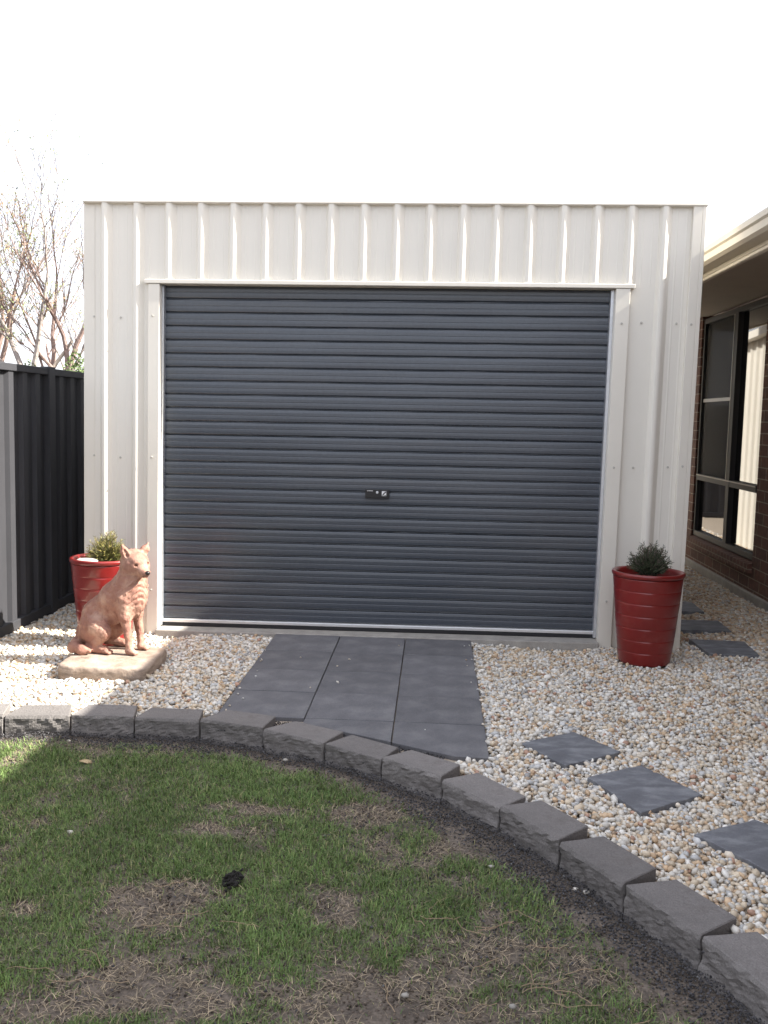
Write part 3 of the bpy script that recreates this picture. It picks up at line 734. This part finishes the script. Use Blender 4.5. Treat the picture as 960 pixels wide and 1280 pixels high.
    D = D + (.0022 * np.clip(np.sin(Xg * 38 - Zg * 30 + 1.5), .7, 1) - .0016).astype(np.float32)
    D = np.maximum(D, -Zg + .0005)
    # surface nets
    ins = D < 0
    c = np.stack([ins[i:i + D.shape[0] - 1, j:j + D.shape[1] - 1, k:k + D.shape[2] - 1] for i in (0, 1) for j in (0, 1) for k in (0, 1)], 0)
    cnt = c.sum(0); act = (cnt > 0) & (cnt < 8); I = np.argwhere(act); vid = -np.ones(act.shape, np.int64); vid[act] = np.arange(len(I))
    acc = np.zeros((len(I), 3)); num = np.zeros(len(I))
    corners = [(i, j, k) for i in (0, 1) for j in (0, 1) for k in (0, 1)]
    for a in range(8):
        for b in range(a + 1, 8):
            ca, cb = corners[a], corners[b]
            if sum(abs(p - q) for p, q in zip(ca, cb)) != 1: continue
            da = D[I[:, 0] + ca[0], I[:, 1] + ca[1], I[:, 2] + ca[2]]; db = D[I[:, 0] + cb[0], I[:, 1] + cb[1], I[:, 2] + cb[2]]
            m_ = (da < 0) != (db < 0); t = np.where(m_, da / (da - db + 1e-12), 0)
            P = np.array(ca)[None] * (1 - t[:, None]) + np.array(cb)[None] * t[:, None]
            acc[m_] += P[m_]; num[m_] += 1
    V = (I + acc / num[:, None]) * h + np.array([xs[0], ys[0], zs[0]])
    Fs = []
    for ax in range(3):
        sl0 = [slice(None)] * 3; sl1 = [slice(None)] * 3; sl0[ax] = slice(0, -1); sl1[ax] = slice(1, None)
        a = ins[tuple(sl0)]; b = ins[tuple(sl1)]; E_ = np.argwhere(a != b); flip = a[E_[:, 0], E_[:, 1], E_[:, 2]]
        o1, o2 = [(1, 2), (2, 0), (0, 1)][ax]
        def vv(d1, d2):
            q = E_.copy(); q[:, o1] += d1; q[:, o2] += d2; return q
        qs = [vv(-1, -1), vv(0, -1), vv(0, 0), vv(-1, 0)]
        ok = np.ones(len(E_), bool)
        for q in qs:
            for d_ in range(3): ok &= (q[:, d_] >= 0) & (q[:, d_] < act.shape[d_])
        ids = np.stack([vid[q[ok][:, 0], q[ok][:, 1], q[ok][:, 2]] for q in qs], 1)
        fl = flip[ok]; ids[~fl] = ids[~fl][:, ::-1]; Fs.append(ids)
    Fq = np.concatenate(Fs); Fq = Fq[(Fq >= 0).all(1)]
    return V, Fq, HP
DV, DF, HP = sdf_dog()
dog = empty('dog_statue'); tag(dog, 'terracotta statue of a sitting dog on a square slab', 'statue')
np_mesh('dog_body', DV, DF, m_dog, dog, smooth=True)
np_ = Vector(HP(.126, 0, -.008)); w = MB()
w.lathe([(.0005, -.012), (.008, -.011), (.0125, -.004), (.0135, .001), (.010, .008), (.004, .011), (.0005, .0115)], 16)
o = w.build('nose', m_nose, dog, smooth=True, loc=np_)
for s in (-1, 1):
    w = MB(); w.lathe([(.007 * math.sin(a) + .0001, -.007 * math.cos(a)) for a in np.linspace(0, math.pi, 9)], 12)
    w.build('eye', m_dog, dog, smooth=True, loc=HP(.0535, .0300 * s, .011))
DOGS = 1.0
dog.rotation_euler.z = R(-12); dog.scale = (DOGS,) * 3
dog.location = (-1.250, -.873, .0685)

# ------------------------------------------------------------------ trees beyond the left fence
def tree(name, loc, label, seed, mains, barkm, hh, leafcol, spread=1.0, density=1.0, dead=None):
    rs = random.Random(seed); root = empty(name, loc); tag(root, label, 'tree', 'sparse trees beyond the left fence')
    tr = MB(); tw = MB(); V = []; F = []; C = []
    def leafs(p, n):
        for _ in range(n):
            q = p + Vector((rs.gauss(0, .05), rs.gauss(0, .05), rs.gauss(0, .05))); a = Vector((rs.gauss(0, 1), rs.gauss(0, 1), rs.gauss(0, 1))).normalized(); b = a.orthogonal().normalized()
            s_ = rs.uniform(.014, .030); b0 = len(V); V.extend([tuple(q), tuple(q + a * s_ + b * s_ * .35), tuple(q + a * s_ * 2), tuple(q + a * s_ - b * s_ * .35)]); F.append((b0, b0 + 1, b0 + 2, b0 + 3))
            c = np.array(leafcol[0] if rs.random() < .65 else leafcol[1]) * rs.uniform(.7, 1.3); C.extend([c] * 4)
    def grow(p, d, r, L_, lv):
        pts = [p]; rad = [r]; k = 5
        for i in range(k):
            d = (d + Vector((rs.gauss(0, .11), rs.gauss(0, .11), rs.gauss(0, .07) + .05))).normalized(); pts.append(pts[-1] + d * L_ / k); rad.append(r * (1 - .45 * (i + 1) / k))
        (tr if lv < 2 else tw).tube(pts, rad, 7 if lv < 2 else 3, cap=lv < 2)
        if lv >= 3:
            if rs.random() < .75 * density: leafs(pts[-1], rs.randint(4, 9)); leafs(pts[3], 2)
            return
        nb = rs.choice((2, 3)) if lv < 2 else rs.choice((5, 6, 7))
        for j in range(nb):
            i = rs.randint(2, k) if lv else rs.randint(3, k); q = pts[i]
            az = rs.uniform(0, 2 * math.pi); up = rs.uniform(.25, .9)
            side = Vector((math.cos(az), math.sin(az), 0)); nd = (d * up + side * rs.uniform(.4, .85) * spread + Vector((0, 0, .25))).normalized()
            grow(q, nd, max(rad[i] * rs.uniform(.40, .62), .0055), L_ * rs.uniform(.55, .85), lv + 1)
        grow(pts[-1], d, max(rad[-1] * .8, .0055), L_ * .72, lv + 1)
    for (p, d, r, L_) in mains: grow(Vector(p), Vector(d).normalized(), r, L_, 0)
    tr.build('trunk', barkm, root); tw.build('twigs', barkm, root)
    if V: np_mesh('crown', np.array(V), np.array(F), m_leaf, root, col=np.array(C))
    if dead:
        w = MB()
        for a, b, r in dead: 
            a = Vector(a); b = Vector(b); w.tube([a.lerp(b, t) + Vector((0, 0, .04 * math.sin(t * 5))) for t in np.linspace(0, 1, 8)], [r * (1 - .4 * t) for t in np.linspace(0, 1, 8)], 8)
        w.build('bleached_limb', m_dead, root)
    return root
lc = ((.18, .21, .09), (.36, .25, .15))
tree('bare_tree', (-5.62, 8, 0), 'grey trunked half-bare tree at the far left above the fence', 3,
     [((0, 0, 0), (0, 0, 1), .075, 1.9), ((0, 0, 1.7), (-.55, .1, .8), .045, 1.3), ((0, 0, 1.75), (.22, -.1, .95), .042, 1.42), ((.0, 0, 1.6), (-.95, 0, .9), .042, .95)], m_barkg, 5, lc, .8, 1.0)
tree('bare_tree', (-5.10, 8.1, 0), 'reddish trunked half-bare tree beside the shed wall, above the fence', 11,
     [((0, 0, 0), (0, 0, 1), .085, 1.95), ((0, 0, 1.8), (-.30, .1, .95), .042, 1.1), ((0, 0, 1.9), (.15, .1, 1), .042, 1.0), ((0, 0, 1.75), (-.9, -.1, .45), .035, .7)], m_bark, 5, lc, .75, 1.0,
     dead=[((-.36, 0, 1.7), (.02, .1, 2.42), .035)])
tree('bare_tree', (-6.9, 9.2, 0), 'twiggy tree mostly outside the left edge of the photo', 23,
     [((0, 0, 0), (0, 0, 1), .10, 1.9), ((0, 0, 1.7), (.5, .1, .9), .06, 1.1)], m_bark, 5, lc, .8, 1.0)
# bushy green top just over the fence
rs = np.random.default_rng(31); nB = 9000
ph = rs.uniform(0, 2 * math.pi, nB); cc = rs.uniform(-1, 1, nB); rr_ = rs.uniform(.55, 1, nB) ** .5
bx = np.stack([rr_ * np.sqrt(1 - cc ** 2) * np.cos(ph) * .95, rr_ * np.sqrt(1 - cc ** 2) * np.sin(ph) * .5, rr_ * cc * .95 + .95], 1)
bx[:, 2] *= (1 + .16 * np.sin(bx[:, 0] * 9)) ; a_ = rs.normal(size=(nB, 3)); a_ /= np.linalg.norm(a_, axis=1)[:, None]; b_ = np.cross(a_, rs.normal(size=(nB, 3))); b_ /= np.linalg.norm(b_, axis=1)[:, None]
s_ = rs.uniform(.018, .04, nB)[:, None]
V = np.stack([bx, bx + a_ * s_ + b_ * s_ * .4, bx + a_ * s_ * 2, bx + a_ * s_ - b_ * s_ * .4], 1).reshape(-1, 3)
C = np.repeat(np.array((.10, .14, .05))[None] * rs.uniform(.6, 1.5, nB)[:, None], 4, 0)
bu = empty('bush', (-4.85, 7.3, 0)); tag(bu, 'low green bush whose top shows over the left fence', 'bush')
np_mesh('foliage', V, np.arange(nB * 4).reshape(-1, 4), m_leaf, bu, col=C)
w = MB(); w.tube([(0, 0, -.1), (.02, 0, .5), (0, .03, 1.1)], [.05, .04, .02], 7); w.tube([(0, 0, .4), (.3, .05, 1.1)], [.03, .012], 6); w.build('stem', m_bark, bu)

# ------------------------------------------------------------------ gravel
def ico():
    bm = bmesh.new(); bmesh.ops.create_icosphere(bm, subdivisions=1, radius=1); v = np.array([x.co[:] for x in bm.verts]); f = np.array([[q.index for q in x.verts] for x in bm.faces]); bm.free(); return v, f
IV, IF = ico()
def stones(name, pts, size, cols, m, sq=(.5, .8), seed=1, smooth=False):
    rs = np.random.default_rng(seed); n = len(pts); k = len(IV)
    q = rs.normal(size=(n, 4)); q /= np.linalg.norm(q, axis=1)[:, None]
    # orientation mostly flat: blend random quaternion with a spin about z
    yaw = rs.uniform(0, 2 * math.pi, n); tx = rs.normal(0, .45, n); ty = rs.normal(0, .45, n)
    cy, sy = np.cos(yaw), np.sin(yaw); cx, sx = np.cos(tx), np.sin(tx); c2, s2 = np.cos(ty), np.sin(ty)
    Rz = np.zeros((n, 3, 3)); Rz[:, 0, 0] = cy; Rz[:, 0, 1] = -sy; Rz[:, 1, 0] = sy; Rz[:, 1, 1] = cy; Rz[:, 2, 2] = 1
    Rx = np.zeros((n, 3, 3)); Rx[:, 0, 0] = 1; Rx[:, 1, 1] = cx; Rx[:, 1, 2] = -sx; Rx[:, 2, 1] = sx; Rx[:, 2, 2] = cx
    Ry = np.zeros((n, 3, 3)); Ry[:, 1, 1] = 1; Ry[:, 0, 0] = c2; Ry[:, 0, 2] = s2; Ry[:, 2, 0] = -s2; Ry[:, 2, 2] = c2
    Rm = Rz @ Rx @ Ry
    sc = np.stack([rs.uniform(.85, 1.4, n), rs.uniform(.7, 1.0, n), rs.uniform(sq[0], sq[1], n)], 1) * size[:, None]
    loc = IV[None] * (1 + rs.uniform(-.22, .22, (n, k, 1))) * sc[:, None, :]
    V = np.einsum('nij,nkj->nki', Rm, loc) + pts[:, None, :]
    F = (IF[None] + (np.arange(n) * k)[:, None, None]).reshape(-1, 3)
    return np_mesh(name, V.reshape(-1, 3), F, m, smooth=smooth, col=np.repeat(cols, k, 0))
def grid_pts(x0, x1, y0, y1, sp, seed):
    rs = np.random.default_rng(seed); a = np.arange(x0, x1, sp); b = np.arange(y0, y1, sp * .87)
    X, Y = np.meshgrid(a, b); X = X + (np.arange(len(b)) % 2)[:, None] * sp / 2; X = X.ravel(); Y = Y.ravel()
    return X + rs.uniform(-.42, .42, X.shape) * sp, Y + rs.uniform(-.42, .42, X.shape) * sp
SLAB = [(PLc[0] + x, PLc[1] + y) for x, y in ((-.225, -.225), (.215, -.230), (.225, .215), (-.22, .225))]
def gmask(x, y):
    k = (lawn_dist(x, y) < -.150) | ((lawn_dist(x, y) < -.10) & (vnoise(x, y, 4, 9) > .75))
    k &= ~((x > PBOX[0] - .004) & (x < PBOX[1] + .004) & (y < PBOX[3] + .02) & (y > -2.10 + .0))
    k &= ~((x > -.66) & (x < .46) & (y < -1.66))
    k &= ~((x > X0 - .03) & (x < X1 + .03) & (y > -.028) & (y < SD + .05))
    k &= ~((x > DL) & (x < DR) & (y > -.078) & (y < .1))
    k &= (x > FX + .02) | (y > 9); k &= (x < HX - .035) | (y > 3.95)
    k &= ~inpoly(x, y, SLAB)
    for P, _ in steps:
        c = np.mean(P, 0); PP_ = [(c[0] + (a - c[0]) * .975, c[1] + (b - c[1]) * .975) for a, b in P]; k &= ~inpoly(x, y, PP_)
    for px_, py_ in (PR, PL): k &= np.hypot(x - px_, y - py_) > .146
    return k
pal = np.array([(.66, .62, .55), (.75, .72, .66), (.55, .545, .53), (.60, .50, .37), (.58, .42, .27), (.40, .29, .20), (.68, .60, .49), (.38, .37, .36), (.46, .28, .20)])
pw_ = np.array([.26, .19, .12, .13, .09, .04, .11, .04, .02])
parts = []
for (x0, x1, y0, y1, sp, sd_, zof, szr) in ((-2.3, 2.85, -4.3, -1.2, .0155, 1, .0, (.0078, .0122)), (-2.3, 2.85, -1.2, .05, .0165, 2, .0, (.0080, .0125)), (1.8, 2.85, .05, 4.2, .021, 3, .0, (.0095, .015)),
                                            (-2.3, -1.8, .05, 3.0, .021, 4, .0, (.0095, .015)), (-2.3, 2.85, -4.3, .05, .031, 5, .012, (.009, .015)), (1.8, 5.0, 4.2, 8.4, .035, 6, 0, (.014, .022))):
    x, y = grid_pts(x0, x1, y0, y1, sp, sd_); k = gmask(x, y); x = x[k]; y = y[k]; n = len(x); rs = np.random.default_rng(sd_ + 50)
    z = -.006 + rs.uniform(-.004, .006, n) + zof * .7 + (fbm(x, y, 12, 2.2) - .5) * .022
    z = z + hz(x, y)
    sz = (szr[0] + szr[1]) / 2 * np.clip(np.exp(rs.normal(-.05, .24, n)), .55, 1.75)
    # more tan stones in some drifts
    dr = fbm(x, y, 21, 1.6); pp = rs.random(n)
    ci = rs.choice(len(pal), n, p=pw_ / pw_.sum()); tanny = (pp < np.clip((dr - .5) * 1.6, 0, .5)); ci = np.where(tanny, rs.choice([3, 4, 6], n), ci)
    ci = np.where((x > 1.85) & (y > .2) & (rs.random(n) < .45), rs.choice([3, 4, 5], n), ci)
    c = pal[ci] * rs.uniform(.82, 1.15, n)[:, None]
    parts.append((np.stack([x, y, z], 1), sz, c))
rs = np.random.default_rng(404); n = 34; ex = rs.uniform(-.6, .6, n); ey = rs.uniform(-1.9, -.1, n); q = rs.random(n) < .65; ex = np.where(q, np.sign(ex) * (.6 - np.abs(rs.normal(0, .03, n))), ex)
k = (ey > np.interp(ex, [c[0] for c in CUT], [c[1] for c in CUT]) + .03); ex, ey = ex[k], ey[k]; n = len(ex)
parts.append((np.stack([ex, ey, np.full(n, .0095)], 1), rs.uniform(.003, .0085, n), pal[rs.integers(0, 7, n)]))
o = stones('gravel', np.concatenate([p[0] for p in parts]), np.concatenate([p[1] for p in parts]), np.concatenate([p[2] for p in parts]), m_gravel, seed=5)
tag(o, 'pale quartz gravel in white, tan and grey round the shed', 'gravel', kind='stuff')
print('gravel stones', sum(len(p[0]) for p in parts))

# dark grit along the edging and in the gaps behind it
x, y = grid_pts(-2.6, 1.6, -4.4, -1.7, .0088, 70); d = lawn_dist(x, y); rs = np.random.default_rng(71)
wid = .01 + .14 * fbm(x, y, 33, 2.6) + .05 * np.clip((x - .2) / 1.0, 0, 1)
k = ((d > -.004) & (d < wid * (1 + 1.1 * (rs.random(len(x)) - .5))) & (x > -1.55)) | ((d > 0) & (rs.random(len(x)) < (.05 + .40 * np.exp(-d / .22) * (x > .1)) * np.clip((fbm(x, y, 35, 3.6) - .30) / .3, 0, 1)))
k2 = (d < -.04) & (d > -.26) & (x > -.62) & (x < .42) & (y < -1.66)
k = k | k2; x, y, d = x[k], y[k], d[k]; n = len(x)
z = LAWN_Z + .000 + rs.uniform(-.003, .004, n) + np.where(d < 0, .062, 0) + (fbm(x, y, 3, 3) - .5) * .03 * (d > 0) + np.clip(.05 - np.abs(d), 0, .05) * .3 * (d > 0)
c = np.array((.055, .052, .055))[None] * rs.uniform(.45, 1.7, n)[:, None]; c = np.where((rs.random(n) < .02)[:, None], .16, c)
o = stones('dark_grit', np.stack([x, y, z], 1), rs.uniform(.0018, .0048, n), c, m_dust, seed=9); tag(o, 'dark crushed grit along the foot of the edging blocks', 'grit', kind='stuff')
print('grit', n)

x, y = grid_pts(-2.1, 1.4, -4.3, -1.9, .012, 75); d = lawn_dist(x, y); rs = np.random.default_rng(76); k = (d > .05) & (rs.random(len(x)) < .55); x, y = x[k], y[k]; n = len(x)
z = LAWN_Z - .004 + (fbm(x, y, 3, 3) - .5) * .03
c = np.array((.12, .092, .070))[None] * rs.uniform(.4, 1.6, n)[:, None]
o = stones('soil_crumbs', np.stack([x, y, z], 1), rs.uniform(.002, .0055, n), c, m_dust, seed=19); tag(o, 'brown crumbs of soil on the bare patches of the lawn', 'soil', kind='stuff')

# stray stones on the lawn
stray = [(90, 0), ]
def ray_pt(px, py, z):
    dd = f_ + r_ * ((px - 480) / 1179.93) - u_ * ((py - 640) / 1179.93); t = (z - CP.z) / dd.z; return CP + dd * t
for (px, py, sz, lab, c) in ((88, 1040, .010, 'small white stone lying on the lawn at the left', .6), (614, 1083, .009, 'tan pebble on dark grit near the middle edging blocks', .4), (719, 1111, .008, 'leftmost of three white pebbles below the edging blocks', .65),
                           (733, 1115, .010, 'middle one of three white pebbles below the edging blocks', .6), (756, 1115, .006, 'rightmost of three white pebbles below the edging blocks', .65), (337, 900, .011, 'white pebble in the gap at the left corner of the apron', .7),
                           (506, 1244, .009, 'pale pebble on the bare soil at the bottom of the lawn', .35), (641, 1258, .009, 'grey pebble on the lawn towards the lower right', .3), (86, 926, .007, 'tiny white pebble in front of the left edging blocks', .7), (357, 950, .010, 'tan pebble in front of the apron edging blocks', .35)):
    p = ray_pt(px, py, LAWN_Z + .006 if py != 900 else -.002)
    v = IV * (1 + rng.uniform(-.2, .2, (12, 1))) * np.array((1.3, .9, .7)) * sz
    mm = bpy.data.materials.get('stray_%d' % int(c * 100)) or mat('stray_%d' % int(c * 100), (c, c * .93, c * .82), .6, .1, 50)
    o = np_mesh('pebble', v, IF, mm, smooth=True); o.location = p; tag(o, lab, 'pebble', 'stray pebbles on the lawn')

# ------------------------------------------------------------------ grass
def patches(x, y):
    x = np.asarray(x, float); y = np.asarray(y, float); x0_, y0_ = x, y
    x = x + (fbm(x0_, y0_, 61, 7) - .5) * .16; y = y + (fbm(x0_, y0_, 62, 8) - .5) * .16
    g_ = fbm(x, y, 51, 2.4) * .55 + fbm(x, y, 52, 5.5) * .45
    g_ = g_ + .085 + (fbm(x0_, y0_, 63, 22) - .5) * .22
    for cx, cy, rx, ry, s in ((-.39, -3.13, .17, .12, .42), (-.39, -2.70, .17, .06, .35), (.07, -3.13, .10, .14, .28), (-.38, -3.6, .22, .10, .4), (.30, -3.62, .20, .12, .55), (.05, -2.5, .16, .10, .25), (.43, -2.67, .10, .16, .40), (.62, -3.35, .22, .14, .28), (-.25, -2.5, .2, .06, .2), (.2, -2.75, .08, .1, .2), (-.75, -3.25, .1, .05, .2)):
        g_ = g_ - s * np.exp(-((x - cx) / rx) ** 2 - ((y - cy) / ry) ** 2)
    for cx, cy, rx, ry, s in ((-.05, -3.35, .14, .16, .25), (.32, -3.05, .16, .14, .2), (-.8, -2.75, .35, .3, .16), (-1.1, -2.2, .4, .15, .12), (-.35, -2.35, .3, .10, .12), (.62, -2.95, .10, .12, .1), (-.2, -3.0, .15, .1, .15)):
        g_ = g_ + s * np.exp(-((x - cx) / rx) ** 2 - ((y - cy) / ry) ** 2)
    return g_
def blades(x, y, z, L_, wd, lean, col, seed):
    rs = np.random.default_rng(seed); n = len(x); a = rs.uniform(0, 2 * math.pi, n); dx = np.cos(a); dy = np.sin(a)
    b = a + rs.normal(0, .6, n); lx = np.cos(b) * lean; ly = np.sin(b) * lean
    up = np.sqrt(np.clip(1 - lean ** 2, .02, 1)); px_, py_ = -np.sin(a) * wd / 2, np.cos(a) * wd / 2
    P0 = np.stack([x - px_, y - py_, z], 1); P1 = np.stack([x + px_, y + py_, z], 1)
    mx_, my_, mz_ = x + lx * L_ * .45, y + ly * L_ * .45, z + up * L_ * .62
    P2 = np.stack([mx_ + px_ * .8, my_ + py_ * .8, mz_], 1); P3 = np.stack([mx_ - px_ * .8, my_ - py_ * .8, mz_], 1)
    T = np.stack([x + lx * L_ * 1.15, y + ly * L_ * 1.15, z + up * L_ * .80], 1)
    V = np.stack([P0, P1, P2, P3, T], 1).reshape(-1, 3); o = np.arange(n)[:, None] * 5
    F = np.concatenate([np.concatenate([o, o + 1, o + 2], 1), np.concatenate([o, o + 2, o + 3], 1), np.concatenate([o + 3, o + 2, o + 4], 1)])
    C = np.repeat(col, 5, 0); return V, F, C
def lawn_z(x, y): return LAWN_Z - .006 + (fbm(x, y, 3, 3) - .5) * .03
rs = np.random.default_rng(90)
N = 430000; x = rs.uniform(-2.15, 1.45, N); y = rs.uniform(-4.3, -1.82, N); d = lawn_dist(x, y); p = patches(x, y)
edge = np.clip((d - .01 - .10 * fbm(x, y, 60, 5) - .07 * np.clip((x - .1) / .8, 0, 1)) / .12, 0, 1)
prob = np.clip((p - .40) / .22, .03, 1) * edge; k = rs.random(N) < prob; x, y, p = x[k], y[k], p[k]; n = len(x)
L_ = rs.uniform(.009, .030, n) * (.7 + .7 * fbm(x, y, 64, 30)) * (.75 + .5 * np.clip((p - .4) / .3, 0, 1)); lean = rs.uniform(.25, .9, n)
g1 = np.array((.085, .155, .042)); g2 = np.array((.190, .260, .080)); g3 = np.array((.34, .32, .15)); t = rs.random(n)[:, None]
c = g1 * (1 - t) + g2 * t; yel = (rs.random(n) < np.clip(.66 - p, .06, .4))[:, None]; c = np.where(yel, g3, c) * rs.uniform(.7, 1.25, n)[:, None]
c = c * (.68 + .62 * fbm(x, y, 65, 6))[:, None] * np.array((1, 1, 1))
V1, F1, C1 = blades(x, y, lawn_z(x, y), L_, rs.uniform(.0013, .0026, n), lean, c, 91)
# straw: dead blades lying flat
N = 170000; x = rs.uniform(-2.15, 1.45, N); y = rs.uniform(-4.3, -1.85, N); d = lawn_dist(x, y); p = patches(x, y)
prob = np.clip(.95 - np.abs(p - .32) / .24, .05, 1) * (d > .12 + .1 * vnoise(x, y, 3, 6)); k = rs.random(N) < prob * .8; x, y = x[k], y[k]; n = len(x)
c = np.array((.40, .32, .215))[None] * rs.uniform(.35, 1.25, n)[:, None]
V2, F2, C2 = blades(x, y, lawn_z(x, y) + rs.uniform(0, .008, n), rs.uniform(.015, .040, n), rs.uniform(.0012, .0022, n), rs.uniform(.9, .995, n), c, 92)
o = np_mesh('grass', np.concatenate([V1, V2]), np.concatenate([F1, F2 + len(V1)]), m_grass, col=np.concatenate([C1, C2])); tag(o, 'short patchy green lawn with straw-coloured dead areas', 'grass', kind='stuff')
print('grass blades', len(V1) // 5, len(V2) // 5)
# long dry runners lying on the soil near the bottom
mr_ = mat('dry_runner', (.30, .22, .14), .85, .2, 30)
w = MB(); rr = random.Random(5)
for k_ in range(26):
    x, y = rr.uniform(.25, .95), rr.uniform(-3.7, -3.15)
    if lawn_dist(np.array([x]), np.array([y]))[0] < .2: continue
    a = rr.uniform(0, 6.28); pts = []
    for q in range(7):
        pts.append((x, y, float(lawn_z(np.array(x), np.array(y))) + .012 + rr.uniform(0, .008))); a += rr.gauss(0, .35); x += math.cos(a) * .02; y += math.sin(a) * .02
    w.tube(pts, .0013, 4)
for k_ in range(8):
    x, y = rr.uniform(-.75, -.2), rr.uniform(-3.6, -3.1); a = rr.uniform(-.3, .3); pts = []
    for q in range(7):
        pts.append((x, y, float(lawn_z(np.array(x), np.array(y))) + .016 + rr.uniform(0, .006))); a += rr.gauss(0, .2); x += math.cos(a) * .02; y += math.sin(a) * .02
    w.tube(pts, .0011, 4)
tag(w.build('dry_runners', mr_), 'dry straw-like runners lying over the bare soil', 'dead grass', kind='stuff')
# dark clod in the lawn
p = ray_pt(291, 1103, LAWN_Z); n = 160; rs = np.random.default_rng(8)
q = np.stack([p.x + rs.normal(0, .011, n), p.y + rs.normal(0, .019, n), LAWN_Z + .004 + np.abs(rs.normal(0, .007, n))], 1)
o = stones('soil_clod', q, rs.uniform(.004, .010, n), np.tile(np.array((.014, .012, .010)), (n, 1)), m_dust, seed=3); tag(o, 'dark clod of soil in the middle of the lawn', 'soil')
# leaf
p = ray_pt(99, 952, LAWN_Z + .012); w = MB()
for i_ in range(4):
    t0, t1 = i_ / 4, (i_ + 1) / 4; f0, f1 = .012 * math.sin(math.pi * t0) + .001, .012 * math.sin(math.pi * t1) + .001
    w.quad((t0 * .05, -f0, .004 * math.sin(t0 * 5)), (t1 * .05, -f1, .004 * math.sin(t1 * 5)), (t1 * .05, f1, .006), (t0 * .05, f0, .006))
o = w.build('fallen_leaf', mat('dry_leaf', (.40, .30, .17), .7, .15, 60), None, loc=p); sm = o.modifiers.new('s', 'SOLIDIFY'); sm.thickness = .001
tag(o, 'dry tan leaf lying on the grass at the left', 'leaf')
